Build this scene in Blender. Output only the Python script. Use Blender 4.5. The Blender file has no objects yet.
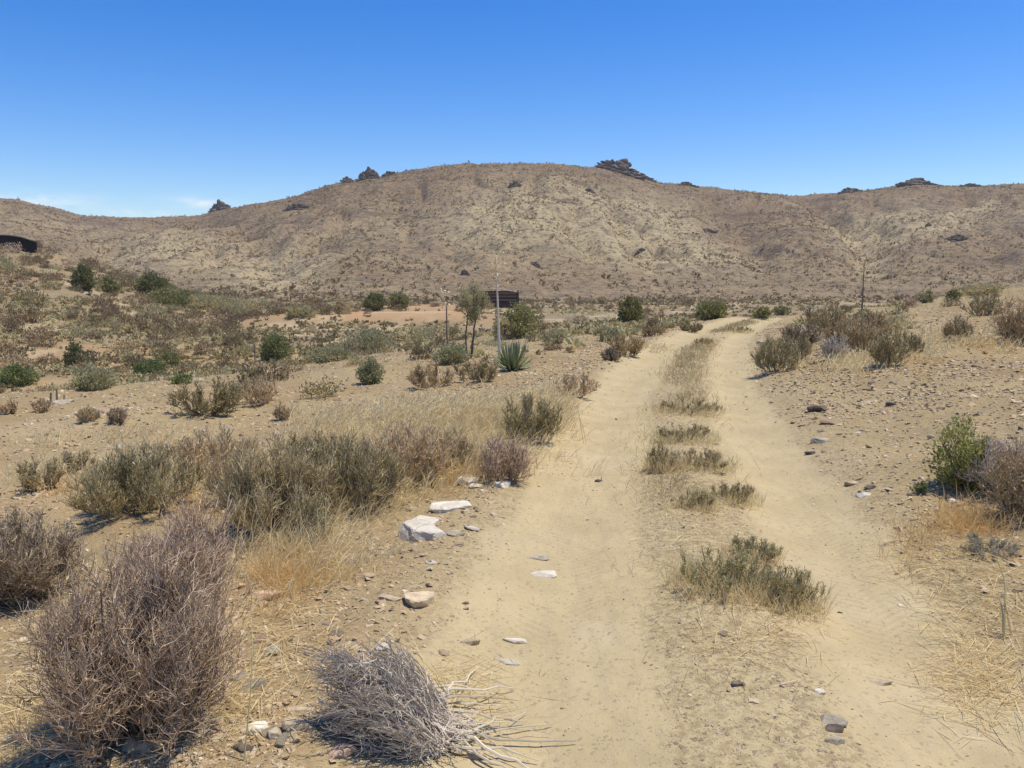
import bpy, math
import numpy as np

R = np.random.default_rng(7)
scene = bpy.context.scene
col = scene.collection

# ------------------------------------------------------------------ noise
def _hash(ix, iy, seed):
    h = (ix.astype(np.int64) * 374761393 + iy.astype(np.int64) * 668265263 + seed * 974634777) & 0xFFFFFFFF
    h = ((h ^ (h >> 13)) * 1274126177) & 0xFFFFFFFF
    h = ((h ^ (h >> 16)) * 2246822519) & 0xFFFFFFFF
    return ((h ^ (h >> 15)) & 0xFFFFFF).astype(np.float64) / float(0xFFFFFF)

def vnoise(x, y, seed=0):
    ix = np.floor(x); iy = np.floor(y)
    fx = x - ix; fy = y - iy
    fx = fx * fx * fx * (fx * (fx * 6 - 15) + 10)
    fy = fy * fy * fy * (fy * (fy * 6 - 15) + 10)
    a = _hash(ix, iy, seed); b = _hash(ix + 1, iy, seed)
    c = _hash(ix, iy + 1, seed); d = _hash(ix + 1, iy + 1, seed)
    return ((a + (b - a) * fx) * (1 - fy) + (c + (d - c) * fx) * fy) * 2 - 1

def fbm(x, y, seed=0, octv=4, gain=0.5):
    s = np.zeros_like(x); amp = 1.0; tot = 0
    for o in range(octv):
        k = 2.03 ** o
        ca, sa = math.cos(o * 1.3), math.sin(o * 1.3)
        s += amp * vnoise((x * ca - y * sa) * k + 13.7 * o, (x * sa + y * ca) * k - 7.1 * o, seed + o)
        tot += amp; amp *= gain
    return s / tot

def S(a, b, x):
    t = np.clip((x - a) / (b - a), 0, 1)
    return t * t * (3 - 2 * t)

# ------------------------------------------------------------------ camera numbers
F = 804.0
HOR = 275.0
PITCH = math.atan((384 - HOR) / F)
CAMH = 1.65

# ------------------------------------------------------------------ terrain
_ry = np.array([-6, 0, 1.5, 3.2, 10.6, 20, 28, 36, 46], float)
_rx = np.array([0.0, 0.45, 0.65, 0.95, 2.30, 4.75, 7.7, 11.4, 16.8], float)
_pc = np.polyfit(_ry, _rx, 4)
def xr(y):
    yy = np.clip(y, -6, 44)
    v = np.polyval(_pc, yy)
    s1 = np.polyval(np.polyder(_pc), 44.0)
    return v + np.where(y > 44, (y - 44) * s1, 0) + np.where(y < -6, (y + 6) * 0.06, 0)

SKY = np.array([(-500, 195), (-200, 190), (-60, 197), (0, 200), (30, 202), (60, 209), (90, 217), (140, 219), (200, 217), (240, 209),
                (290, 201), (340, 186), (380, 180), (420, 172), (470, 167), (540, 167), (600, 170), (640, 181), (655, 185),
                (690, 188), (760, 196), (790, 198), (840, 194), (880, 190), (905, 186), (940, 188), (980, 188), (1024, 186),
                (1200, 190), (1500, 196)], float)
RID = np.array([(-500, 400), (0, 400), (150, 430), (230, 400), (330, 340), (480, 335), (620, 330), (690, 360), (790, 400),
                (880, 350), (1024, 350), (1500, 360)], float)
CREST = np.array([(-600, 8.5), (-200, 7.4), (-60, 6.1), (0, 5.15), (25, 5.0), (60, 4.1), (110, 2.3), (150, 0.7), (200, -0.8), (260, -1.8), (310, -2.2)], float)

def ug(px):
    return (np.asarray(px, float) - 512) / F

def smooth_interp(x, xp, fp, w):
    return (np.interp(x - w, xp, fp) + 2 * np.interp(x, xp, fp) + np.interp(x + w, xp, fp)) / 4

def hill_t(x, y):
    ys = np.maximum(y, 1.0)
    u = np.clip(x / ys, -1.25, 1.25)
    y1 = smooth_interp(u, ug(RID[:, 0]), RID[:, 1], 0.03)
    y0 = 128 + 14 * np.sin(u * 5)
    return u, y0, y1, (ys - y0) / (y1 - y0)

def orange_mask(x, y):
    b1 = np.exp(-(((x + 11) / 9.5) ** 4 + ((y - 66) / 7) ** 4))
    b2 = np.exp(-(((x + 9) / 7.0) ** 4 + ((y - 80) / 5) ** 4))
    return np.maximum(b1, b2)

def H(x, y, micro=True):
    x = np.asarray(x, float); y = np.asarray(y, float)
    d = x - xr(y)
    a = S(3, 25, -d) * S(5, 28, y)
    b = S(33, 58, y)
    L = 1 - (1 - a) * (1 - b)
    z = -2.2 * L
    z += -0.22 * S(1.6, 6, -d) * (1 - b)
    z += -0.2 * S(12, 32, y) * (1 - L)
    bank = 0.42 * S(0.9, 3.4, d) + S(1.0, 2.2, d) * 0.13 * fbm(x / 1.5, y / 1.5, 8, 4) + 1.25 * S(2.5, 16, d) * S(8, 34, y)
    z += bank * (1 - S(40, 66, y))
    off = S(1.2, 2.6, np.abs(d))
    z += off * (0.07 * fbm(x / 1.7, y / 1.7, 3, 3) + S(6, 22, y) * (1 - S(100, 140, y)) * 0.32 * fbm(x / 11, y / 11, 5, 3))
    # ruts and crown of the track
    onroad = 1 - S(46, 60, y)
    z += onroad * (-0.055 * np.exp(-((d + 0.78) / 0.36) ** 2) - 0.05 * np.exp(-((d - 0.74) / 0.30) ** 2)
                   + 0.035 * np.exp(-(d / 0.32) ** 2) + 0.05 * np.exp(-((np.abs(d + 0.02) - 1.5) / 0.3) ** 2))
    # orange bank
    om = orange_mask(x, y)
    z += 0.9 * om
    # left slope
    ys = np.maximum(y, 1.0)
    u = np.clip(x / ys, -1.25, 1.25)
    zc = smooth_interp(u, ug(CREST[:, 0]), CREST[:, 1], 0.02) + 2.2
    ramp = np.clip((y - 40) / 55.0, 0, 1)
    ramp = ramp * (0.75 + 0.25 * ramp)
    back = 1 - S(95, 140, y)
    side = np.clip(y / 30.0, 0, 1)
    z += zc * ramp * back * side * (1 + 0.06 * fbm(x / 9, y / 9, 11, 3)) + S(0.3, 3, zc) * S(44, 60, y) * back * 0.45 * fbm(x / 6, y / 6, 12, 3)
    # hills
    u, y0, y1, t = hill_t(x, y)
    row = smooth_interp(u, ug(SKY[:, 0]), SKY[:, 1], 0.006)
    z1 = CAMH + (HOR - row) / F * y1
    tc = np.clip(t, 0, 1)
    prof = 0.72 * tc + 0.28 * tc ** 2 * (3 - 2 * tc)
    prof = prof - 0.05 * np.sin(math.pi * tc)
    hz = (z1 + 2.0) * prof
    over = np.maximum(t - 1, 0) * (y1 - y0)
    hz = hz - 0.22 * over * S(0, 25, over)
    mid = S(0.02, 0.3, t) * (1 - S(0.72, 1.0, t))
    # gullies running down the face
    px = 512 + F * u
    def gul(px_top, px_bot, wid, dep):
        c = px_top + (px_bot - px_top) * (1 - tc)
        c = c + 9 * np.sin(tc * 9 + px_top)
        w = wid * (0.45 + 0.55 * (1 - tc))
        return -dep * np.exp(-((px - c) / w) ** 2)
    g = gul(795, 890, 30, 5.0) + gul(205, 300, 42, 3.0) + gul(585, 655, 14, 2.4) + gul(690, 770, 22, 1.8) \
        + gul(420, 395, 30, 1.2) + gul(960, 985, 25, 1.8) + gul(80, 110, 25, 1.8)
    g += 3.0 * np.exp(-((px - (750 + 70 * (1 - tc))) / 40) ** 2)
    n1 = 3.2 * fbm(x / 46, y / 70, 21, 4)
    rid = 1 - np.abs(fbm(x / 17, y / 34, 31, 3))
    hz = hz + mid * (g + n1 + 2.6 * (rid - 0.75)) + S(0.0, 0.2, t) * 0.7 * fbm(x / 6.0, y / 6.0, 41, 4) + mid * 1.9 * fbm(x / 15, y / 22, 43, 4) - mid * 2.2 * np.maximum(0, 1 - np.abs(fbm(x / 26 + 0.3 * fbm(x / 30, y / 30, 45, 2), y / 75, 44, 2)) * 7)
    ph = hz / 6.5 + 0.9 * fbm(x / 45, y / 45, 47, 3)
    hz = hz - S(0.05, 0.35, t) * (1 - S(0.9, 1.0, t)) * S(-0.1, 0.3, fbm(x / 38, y / 38, 48, 3)) * 6.5 / (2 * math.pi) * 0.5 * np.sin(2 * math.pi * ph)
    hz = np.where(t < 0, 0, hz)
    hz = np.maximum(hz, -4)
    z = z + hz
    if micro:
        m = (1 - S(60, 100, np.hypot(x, y)))
        rough = 0.5 + 0.5 * off
        z = z + m * rough * (0.018 * fbm(x / 0.35, y / 0.35, 51, 3) + 0.010 * fbm(x / 0.09, y / 0.09, 61, 2))
    return z

CAM = np.array([0.0, 0.0, CAMH + float(H(np.array([0.0]), np.array([0.0]))[0])])
FW = np.array([0, math.cos(PITCH), -math.sin(PITCH)])
UP = np.array([0, math.sin(PITCH), math.cos(PITCH)])

_TS = np.geomspace(1.2, 700, 5000)
def hit(px, row):
    dv = np.array([(px - 512) / F, 0, 0]) + UP * (384 - row) / F + FW
    P = CAM + dv * _TS[:, None]
    g = P[:, 2] - H(P[:, 0], P[:, 1])
    k = np.argmax(g <= 0)
    if g[k] > 0:
        k = len(_TS) - 1
    p = P[k].copy()
    p[2] = float(H(p[:1], p[1:2])[0])
    return p, _TS[k]

def at_depth(px, y):
    x = (px - 512) / F * y
    return np.array([x, y, float(H(np.array([x]), np.array([y]))[0])])

# ------------------------------------------------------------------ mesh helpers
def make_mesh(name, V, Fc, mat=None, tint=None, smooth=False):
    V = np.ascontiguousarray(V, np.float32)
    me = bpy.data.meshes.new(name)
    parts = Fc if isinstance(Fc, list) else [Fc]
    parts = [np.asarray(p, np.int32) for p in parts if len(p)]
    loops = np.concatenate([p.ravel() for p in parts])
    sizes = np.concatenate([np.full(len(p), p.shape[1], np.int32) for p in parts])
    starts = np.concatenate([[0], np.cumsum(sizes)[:-1]]).astype(np.int32)
    me.vertices.add(len(V)); me.vertices.foreach_set('co', V.ravel())
    me.loops.add(len(loops)); me.loops.foreach_set('vertex_index', loops)
    me.polygons.add(len(sizes)); me.polygons.foreach_set('loop_start', starts)
    me.polygons.foreach_set('loop_total', sizes)
    if tint is not None:
        at = me.attributes.new('tint', 'FLOAT', 'POINT')
        at.data.foreach_set('value', np.ascontiguousarray(tint, np.float32))
    me.update(calc_edges=True)
    me.polygons.foreach_set('use_smooth', np.full(len(sizes), bool(smooth)))
    if mat: me.materials.append(mat)
    return me

def obj(name, me, parent=None, loc=None):
    o = bpy.data.objects.new(name, me)
    col.objects.link(o)
    if parent is not None: o.parent = parent
    if loc is not None: o.location = [float(v) for v in loc]
    return o

def tag(o, label=None, cat=None, group=None, kind=None):
    if label: o['label'] = label
    if cat: o['category'] = cat
    if group: o['group'] = group
    if kind: o['kind'] = kind
    return o

def copy_tree(o, parent=None):
    c = o.copy(); col.objects.link(c)
    if parent is not None: c.parent = parent
    for ch in list(o.children): copy_tree(ch, c)
    return c

def norm(v):
    return v / np.maximum(np.linalg.norm(v, axis=-1, keepdims=True), 1e-9)

def tubes(P, Rd, sides=3):
    """P (N,K,3), Rd (N,K) -> verts, quads"""
    N, K, _ = P.shape
    T = np.empty_like(P)
    T[:, 1:-1] = P[:, 2:] - P[:, :-2]; T[:, 0] = P[:, 1] - P[:, 0]; T[:, -1] = P[:, -1] - P[:, -2]
    T = norm(T)
    ref = np.where(np.abs(T[..., 2:3]) > 0.9, np.array([1.0, 0, 0]), np.array([0, 0, 1.0]))
    A = norm(np.cross(T, ref)); B = np.cross(T, A)
    an = np.arange(sides) * 2 * math.pi / sides
    V = P[:, :, None, :] + Rd[:, :, None, None] * (A[:, :, None, :] * np.cos(an)[None, None, :, None] + B[:, :, None, :] * np.sin(an)[None, None, :, None])
    idx = np.arange(N * K * sides).reshape(N, K, sides)
    a = idx[:, :-1]; b = idx[:, 1:]
    q = np.stack([a, np.roll(a, -1, 2), np.roll(b, -1, 2), b], -1).reshape(-1, 4)
    return V.reshape(-1, 3), q

def blades(base, dirv, ln, wd, droop, rng):
    """narrow tapered leaves: 5 verts each -> verts, [quads, tris]"""
    N = len(base)
    dirv = norm(dirv)
    sd = norm(np.cross(dirv, norm(rng.normal(size=(N, 3)))))
    m = base + dirv * (ln * 0.55)[:, None]; m[:, 2] -= droop * ln * 0.12
    t = base + dirv * ln[:, None]; t[:, 2] -= droop * ln * 0.5
    w = wd[:, None] * sd * 0.5
    V = np.stack([base - w * 0.7, base + w * 0.7, m + w, m - w, t], 1).reshape(-1, 3)
    i = np.arange(N)[:, None] * 5
    return V, [i + np.array([[0, 1, 2, 3]]), i + np.array([[3, 2, 4]])]

def leaves(base, dirv, ln, wd, rng):
    """diamond leaves, 4 verts each"""
    N = len(base)
    dirv = norm(dirv)
    sd = norm(np.cross(dirv, norm(rng.normal(size=(N, 3)))))
    V = np.stack([base, base + dirv * (ln * 0.5)[:, None] + sd * (wd * 0.5)[:, None], base + dirv * ln[:, None],
                  base + dirv * (ln * 0.5)[:, None] - sd * (wd * 0.5)[:, None]], 1).reshape(-1, 3)
    q = np.arange(N)[:, None] * 4 + np.array([[0, 1, 2, 3]])
    return V, q

# ------------------------------------------------------------------ materials
def nmat(name):
    m = bpy.data.materials.new(name); m.use_nodes = True
    nt = m.node_tree
    b = nt.nodes['Principled BSDF']
    b.inputs['Roughness'].default_value = 0.9
    b.inputs['Specular IOR Level'].default_value = 0.15
    return m, nt, b

def N_(nt, typ, **kw):
    n = nt.nodes.new(typ)
    for k, v in kw.items():
        if k.startswith('i_'):
            n.inputs[k[2:].replace('_', ' ')].default_value = v
        else: setattr(n, k, v)
    return n

def mixc(nt, fac, a, b, mode='MIX'):
    n = nt.nodes.new('ShaderNodeMix'); n.data_type = 'RGBA'; n.blend_type = mode
    for sock, v in ((n.inputs[0], fac), (n.inputs[6], a), (n.inputs[7], b)):
        if hasattr(v, 'is_output'): nt.links.new(v, sock)
        elif isinstance(v, (tuple, list)): sock.default_value = (*v[:3], 1)
        else: sock.default_value = v
    return n.outputs[2]

def mth(nt, op, a, b=None, c=None, clamp=False):
    n = nt.nodes.new('ShaderNodeMath'); n.operation = op; n.use_clamp = clamp
    for i, v in enumerate((a, b, c)):
        if v is None: continue
        if hasattr(v, 'is_output'): nt.links.new(v, n.inputs[i])
        else: n.inputs[i].default_value = v
    return n.outputs[0]

def ramp(nt, v, lo, hi):
    n = nt.nodes.new('ShaderNodeMapRange'); n.interpolation_type = 'SMOOTHSTEP'
    nt.links.new(v, n.inputs[0]); n.inputs[1].default_value = lo; n.inputs[2].default_value = hi
    return n.outputs[0]

def plant_mat(name, ca, cb, var=0.25, transl=0.0):
    m, nt, b = nmat(name)
    at = N_(nt, 'ShaderNodeAttribute', attribute_name='tint')
    oi = N_(nt, 'ShaderNodeObjectInfo')
    c = mixc(nt, at.outputs['Fac'], ca, cb)
    hv = N_(nt, 'ShaderNodeHueSaturation')
    nt.links.new(c, hv.inputs['Color'])
    nt.links.new(mth(nt, 'MULTIPLY_ADD', oi.outputs['Random'], 2 * var, 1 - var), hv.inputs['Value'])
    nt.links.new(mth(nt, 'MULTIPLY_ADD', oi.outputs['Random'], -0.03, 0.515), hv.inputs['Hue'])
    nt.links.new(hv.outputs['Color'], b.inputs['Base Color'])
    if transl > 0:
        tr = N_(nt, 'ShaderNodeBsdfTranslucent'); nt.links.new(hv.outputs['Color'], tr.inputs['Color'])
        mx = N_(nt, 'ShaderNodeMixShader'); mx.inputs[0].default_value = transl
        nt.links.new(b.outputs[0], mx.inputs[1]); nt.links.new(tr.outputs[0], mx.inputs[2])
        nt.links.new(mx.outputs[0], nt.nodes['Material Output'].inputs['Surface'])
    return m

M = {}
M['bark'] = plant_mat('grey_bark', (0.20, 0.16, 0.12), (0.36, 0.30, 0.23))
M['darkbark'] = plant_mat('dark_bark', (0.12, 0.09, 0.065), (0.25, 0.20, 0.145))
M['purple'] = plant_mat('purple_brown_twigs', (0.255, 0.185, 0.115), (0.68, 0.545, 0.365))
M['grey'] = plant_mat('grey_twigs', (0.33, 0.25, 0.125), (0.81, 0.67, 0.385))
M['lavender'] = plant_mat('weathered_dead_twigs', (0.50, 0.41, 0.335), (0.87, 0.745, 0.60))
M['pale'] = plant_mat('bleached_wood', (0.34, 0.28, 0.20), (0.66, 0.58, 0.44))
M['bleached'] = plant_mat('sun_bleached_stalk', (0.48, 0.40, 0.28), (0.78, 0.69, 0.52), 0.05)
M['umber'] = plant_mat('umber_twigs', (0.155, 0.11, 0.062), (0.41, 0.31, 0.175), 0.2, 0.2)
M['brown'] = plant_mat('brown_twigs', (0.30, 0.225, 0.112), (0.68, 0.54, 0.29))
M['straw'] = plant_mat('straw', (0.62, 0.50, 0.25), (0.90, 0.79, 0.47), 0.10, 0.4)
M['gold'] = plant_mat('golden_straw', (0.56, 0.39, 0.13), (0.78, 0.61, 0.27), 0.12, 0.35)
M['green'] = plant_mat('green_leaves', (0.17, 0.175, 0.062), (0.38, 0.37, 0.155), 0.15, 0.4)
M['dkgreen'] = plant_mat('dark_green_leaves', (0.135, 0.14, 0.052), (0.30, 0.29, 0.12), 0.15, 0.4)
M['brgreen'] = plant_mat('bright_green_leaves', (0.13, 0.17, 0.05), (0.33, 0.36, 0.14), 0.15, 0.35)
M['olive'] = plant_mat('olive_grey_leaves', (0.35, 0.295, 0.15), (0.70, 0.60, 0.34), 0.15, 0.4)
M['sage'] = plant_mat('grey_green_leaves', (0.27, 0.255, 0.125), (0.54, 0.50, 0.29), 0.15, 0.4)
M['yelgreen'] = plant_mat('yellow_green_leaves', (0.24, 0.225, 0.06), (0.54, 0.50, 0.20), 0.1, 0.4)
M['dust'] = plant_mat('dusty_grey_leaves', (0.38, 0.335, 0.155), (0.72, 0.63, 0.34), 0.12, 0.4)
M['dryolive'] = plant_mat('dry_olive_blades', (0.36, 0.29, 0.15), (0.64, 0.53, 0.30), 0.12, 0.4)
M['agave'] = plant_mat('agave_skin', (0.19, 0.225, 0.11), (0.37, 0.40, 0.225), 0.15)
M['cream'] = plant_mat('cream_seed_heads', (0.50, 0.45, 0.33), (0.72, 0.68, 0.55), 0.1)
M['yellow'] = plant_mat('yellow_flower_heads', (0.45, 0.38, 0.12), (0.66, 0.58, 0.28), 0.1)
M['scrub'] = plant_mat('hill_scrub', (0.17, 0.125, 0.068), (0.44, 0.345, 0.18), 0.1, 0.25)

def rock_mat(name, ca, cb, cs, lich=None):
    m, nt, b = nmat(name)
    tc = N_(nt, 'ShaderNodeTexCoord'); oi = N_(nt, 'ShaderNodeObjectInfo')
    n1 = N_(nt, 'ShaderNodeTexNoise', i_Scale=3.0, i_Detail=8.0, i_Roughness=0.65)
    n2 = N_(nt, 'ShaderNodeTexNoise', i_Scale=14.0, i_Detail=6.0, i_Roughness=0.7)
    off = N_(nt, 'ShaderNodeVectorMath', operation='ADD')
    nt.links.new(tc.outputs['Object'], off.inputs[0]); nt.links.new(oi.outputs['Random'], off.inputs[1])
    sc = N_(nt, 'ShaderNodeVectorMath', operation='SCALE'); sc.inputs['Scale'].default_value = cs
    nt.links.new(off.outputs[0], sc.inputs[0])
    for n in (n1, n2): nt.links.new(sc.outputs[0], n.inputs['Vector'])
    c = mixc(nt, ramp(nt, n1.outputs['Fac'], 0.35, 0.65), ca, cb)
    c = mixc(nt, mth(nt, 'MULTIPLY', ramp(nt, n2.outputs['Fac'], 0.55, 0.75), 0.5), c, lich or (cb[0] * 1.3, cb[1] * 1.25, cb[2] * 1.2))
    hv = N_(nt, 'ShaderNodeHueSaturation'); nt.links.new(c, hv.inputs['Color'])
    nt.links.new(mth(nt, 'MULTIPLY_ADD', oi.outputs['Random'], 0.5, 0.75), hv.inputs['Value'])
    nt.links.new(hv.outputs[0], b.inputs['Base Color'])
    bp = N_(nt, 'ShaderNodeBump'); bp.inputs['Strength'].default_value = 0.6; bp.inputs['Distance'].default_value = 0.02 / cs * 2
    nt.links.new(n2.outputs['Fac'], bp.inputs['Height']); nt.links.new(bp.outputs[0], b.inputs['Normal'])
    return m
M['rock_white'] = rock_mat('white_quartz', (0.52, 0.46, 0.35), (0.70, 0.645, 0.52), 4, (0.40, 0.34, 0.26))
M['rock_tan'] = rock_mat('tan_stone', (0.38, 0.29, 0.18), (0.56, 0.455, 0.30), 5)
M['rock_pink'] = rock_mat('pink_stone', (0.38, 0.25, 0.165), (0.52, 0.38, 0.26), 5)
M['rock_grey'] = rock_mat('slate_stone', (0.27, 0.23, 0.16), (0.45, 0.39, 0.285), 5)
M['rock_dark'] = rock_mat('dark_stone', (0.11, 0.085, 0.065), (0.22, 0.175, 0.135), 5)
M['rock_hill'] = rock_mat('weathered_outcrop', (0.085, 0.07, 0.062), (0.20, 0.155, 0.125), 0.5, (0.26, 0.20, 0.15))

M['rock_ledge'] = rock_mat('brown_ledge_rock', (0.10, 0.078, 0.06), (0.22, 0.175, 0.135), 0.4, (0.27, 0.22, 0.165))

def gravel_mat():
    m, nt, b = nmat('gravel_stone')
    at = N_(nt, 'ShaderNodeAttribute', attribute_name='tint')
    cr = N_(nt, 'ShaderNodeValToRGB'); nt.links.new(at.outputs['Fac'], cr.inputs[0])
    e = cr.color_ramp.elements
    e[0].position = 0; e[0].color = (0.30, 0.215, 0.125, 1)
    e[1].position = 1; e[1].color = (0.66, 0.56, 0.385, 1)
    for p, c in ((0.10, (0.42, 0.345, 0.22, 1)), (0.3, (0.45, 0.315, 0.18, 1)), (0.45, (0.49, 0.36, 0.215, 1)), (0.6, (0.52, 0.38, 0.235, 1)), (0.75, (0.49, 0.405, 0.265, 1)), (0.88, (0.56, 0.44, 0.275, 1))):
        x = e.new(p); x.color = c
    nt.links.new(cr.outputs[0], b.inputs['Base Color'])
    return m
M['gravel'] = gravel_mat()

def ground_mat():
    m, nt, b = nmat('dry_soil')
    tc = N_(nt, 'ShaderNodeTexCoord'); co = tc.outputs['Object']
    mk = N_(nt, 'ShaderNodeAttribute', attribute_name='zone')
    sp = N_(nt, 'ShaderNodeSeparateColor'); nt.links.new(mk.outputs['Color'], sp.inputs[0])
    rut, org, hill = sp.outputs[0], sp.outputs[1], sp.outputs[2]
    pal = N_(nt, 'ShaderNodeAttribute', attribute_name='pale').outputs['Fac']
    def noise(scale, det=5, rough=0.6, vec=co):
        n = N_(nt, 'ShaderNodeTexNoise', i_Scale=scale, i_Detail=float(det), i_Roughness=rough)
        nt.links.new(vec, n.inputs['Vector']); return n.outputs['Fac']
    big = noise(0.35, 4); med = noise(2.2, 6, 0.65); fin = noise(22, 5, 0.7); vfin = noise(110, 3, 0.7)
    # open stony soil
    soil = mixc(nt, ramp(nt, big, 0.38, 0.62), (0.33, 0.235, 0.118), (0.40, 0.308, 0.160))
    soil = mixc(nt, mth(nt, 'MULTIPLY', ramp(nt, med, 0.45, 0.7), 0.6), soil, (0.30, 0.243, 0.138))
    soil = mixc(nt, mth(nt, 'MULTIPLY', ramp(nt, fin, 0.55, 0.75), 0.55), soil, (0.27, 0.205, 0.135))
    soil = mixc(nt, mth(nt, 'MULTIPLY', ramp(nt, fin, 0.45, 0.28), 0.6), soil, (0.48, 0.40, 0.27))
    stp = N_(nt, 'ShaderNodeAttribute', attribute_name='strip').outputs['Fac']
    sc_ = mixc(nt, ramp(nt, fin, 0.42, 0.62), (0.52, 0.427, 0.24), (0.35, 0.27, 0.15))
    sc_ = mixc(nt, mth(nt, 'MULTIPLY', ramp(nt, vfin, 0.52, 0.66), 0.5), sc_, (0.24, 0.18, 0.115))
    soil = mixc(nt, mth(nt, 'MULTIPLY', stp, 0.8), soil, sc_)
    lit = N_(nt, 'ShaderNodeAttribute', attribute_name='litter').outputs['Fac']
    lf = ramp(nt, mth(nt, 'ADD', lit, mth(nt, 'MULTIPLY_ADD', noise(0.9, 6, 0.7), 1.4, -0.7)), 0.2, 0.8)
    lc = mixc(nt, ramp(nt, noise(5.0, 5, 0.7), 0.35, 0.65), (0.20, 0.15, 0.09), (0.33, 0.255, 0.155))
    soil = mixc(nt, mth(nt, 'MULTIPLY', lf, 0.8), soil, lc)
    # chips of stone in the soil
    dn = N_(nt, 'ShaderNodeTexNoise', i_Scale=45.0, i_Detail=3.0); nt.links.new(co, dn.inputs['Vector'])
    dsc = N_(nt, 'ShaderNodeVectorMath', operation='MULTIPLY_ADD'); nt.links.new(dn.outputs['Color'], dsc.inputs[0])
    dsc.inputs[1].default_value = (0.045, 0.045, 0.045); nt.links.new(co, dsc.inputs[2]); cod = dsc.outputs[0]
    vo = N_(nt, 'ShaderNodeTexVoronoi', i_Scale=44.0); nt.links.new(cod, vo.inputs['Vector'])
    sv = N_(nt, 'ShaderNodeSeparateColor'); nt.links.new(vo.outputs['Color'], sv.inputs[0])
    chip = mth(nt, 'MULTIPLY', ramp(nt, sv.outputs[0], 0.62, 0.70), ramp(nt, vo.outputs['Distance'], 0.45, 0.3))
    cr = N_(nt, 'ShaderNodeValToRGB'); nt.links.new(sv.outputs[1], cr.inputs[0])
    e = cr.color_ramp.elements; e[0].color = (0.17, 0.13, 0.10, 1); e[1].color = (0.52, 0.45, 0.33, 1)
    x = e.new(0.4); x.color = (0.33, 0.22, 0.14, 1)
    soil = mixc(nt, mth(nt, 'MULTIPLY', chip, 0.75), soil, cr.outputs[0])
    # orange earth
    oc = mixc(nt, ramp(nt, med, 0.4, 0.65), (0.45, 0.275, 0.135), (0.41, 0.28, 0.155))
    soil = mixc(nt, org, soil, oc)
    # beaten wheel tracks
    rc = mixc(nt, ramp(nt, med, 0.35, 0.7), (0.51, 0.412, 0.230), (0.445, 0.356, 0.194))
    rc = mixc(nt, mth(nt, 'MULTIPLY', ramp(nt, vfin, 0.5, 0.75), 0.25), rc, (0.36, 0.28, 0.175))
    rc = mixc(nt, mth(nt, 'MULTIPLY', ramp(nt, fin, 0.5, 0.72), 0.35), rc, (0.40, 0.315, 0.19))
    rc = mixc(nt, mth(nt, 'MULTIPLY', ramp(nt, noise(0.8, 5, 0.6), 0.5, 0.7), 0.4), rc, (0.53, 0.45, 0.30))
    mpv = N_(nt, 'ShaderNodeMapping'); mpv.inputs['Scale'].default_value = (11, 0.8, 1); mpv.inputs['Rotation'].default_value = (0, 0, 0.17)
    nt.links.new(co, mpv.inputs[0])
    strk = noise(1.0, 4, 0.6, mpv.outputs[0])
    rc = mixc(nt, mth(nt, 'MULTIPLY', ramp(nt, strk, 0.48, 0.66), 0.35), rc, (0.40, 0.325, 0.20))
    lat = N_(nt, 'ShaderNodeAttribute', attribute_name='lateral').outputs['Fac']
    sx = N_(nt, 'ShaderNodeSeparateXYZ'); nt.links.new(co, sx.inputs[0])
    tread = None
    for c0, sg in ((-0.88, 1), (-0.66, -1), (0.70, 1), (0.86, -1)):
        dl = mth(nt, 'ABSOLUTE', mth(nt, 'SUBTRACT', lat, c0))
        ph = mth(nt, 'ADD', mth(nt, 'MULTIPLY', sx.outputs[1], 105.0), mth(nt, 'MULTIPLY', lat, 70.0 * sg))
        wv = mth(nt, 'MULTIPLY', mth(nt, 'MULTIPLY_ADD', mth(nt, 'SINE', ph), 0.5, 0.5), ramp(nt, dl, 0.10, 0.06))
        tread = wv if tread is None else mth(nt, 'MAXIMUM', tread, wv)
    tread = mth(nt, 'MULTIPLY', tread, ramp(nt, noise(1.3, 4, 0.6), 0.42, 0.6))
    rc = mixc(nt, mth(nt, 'MULTIPLY', tread, 0.32), rc, (0.36, 0.28, 0.165))
    rc = mixc(nt, mth(nt, 'MULTIPLY', chip, 0.45), rc, cr.outputs[0])
    vo2 = N_(nt, 'ShaderNodeTexVoronoi', i_Scale=100.0); nt.links.new(cod, vo2.inputs['Vector'])
    sv2 = N_(nt, 'ShaderNodeSeparateColor'); nt.links.new(vo2.outputs['Color'], sv2.inputs[0])
    chip2 = mth(nt, 'MULTIPLY', ramp(nt, sv2.outputs[0], 0.80, 0.86), ramp(nt, vo2.outputs['Distance'], 0.42, 0.25))
    cr2 = N_(nt, 'ShaderNodeValToRGB'); nt.links.new(sv2.outputs[1], cr2.inputs[0])
    e2 = cr2.color_ramp.elements; e2[0].color = (0.20, 0.15, 0.10, 1); e2[1].color = (0.66, 0.58, 0.43, 1)
    rc = mixc(nt, mth(nt, 'MULTIPLY', chip2, 0.6), rc, cr2.outputs[0])
    soil = mixc(nt, mth(nt, 'MULTIPLY', chip2, 0.7), soil, cr2.outputs[0])
    palc = mixc(nt, ramp(nt, med, 0.4, 0.65), (0.50, 0.39, 0.245), (0.43, 0.335, 0.205))
    soil = mixc(nt, mth(nt, 'MULTIPLY', ramp(nt, pal, 0.2, 0.7), 0.8), soil, palc)
    rfac = ramp(nt, mth(nt, 'ADD', rut, mth(nt, 'MULTIPLY_ADD', med, 0.7, -0.35)), 0.25, 0.75)
    near = mixc(nt, rfac, soil, rc)
    # hillsides
    h1 = noise(0.03, 6, 0.65); h2 = noise(0.16, 7, 0.72); h3 = noise(0.8, 5, 0.75); h4 = noise(0.07, 7, 0.7)
    upz = N_(nt, 'ShaderNodeAttribute', attribute_name='upper').outputs['Fac']
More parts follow.
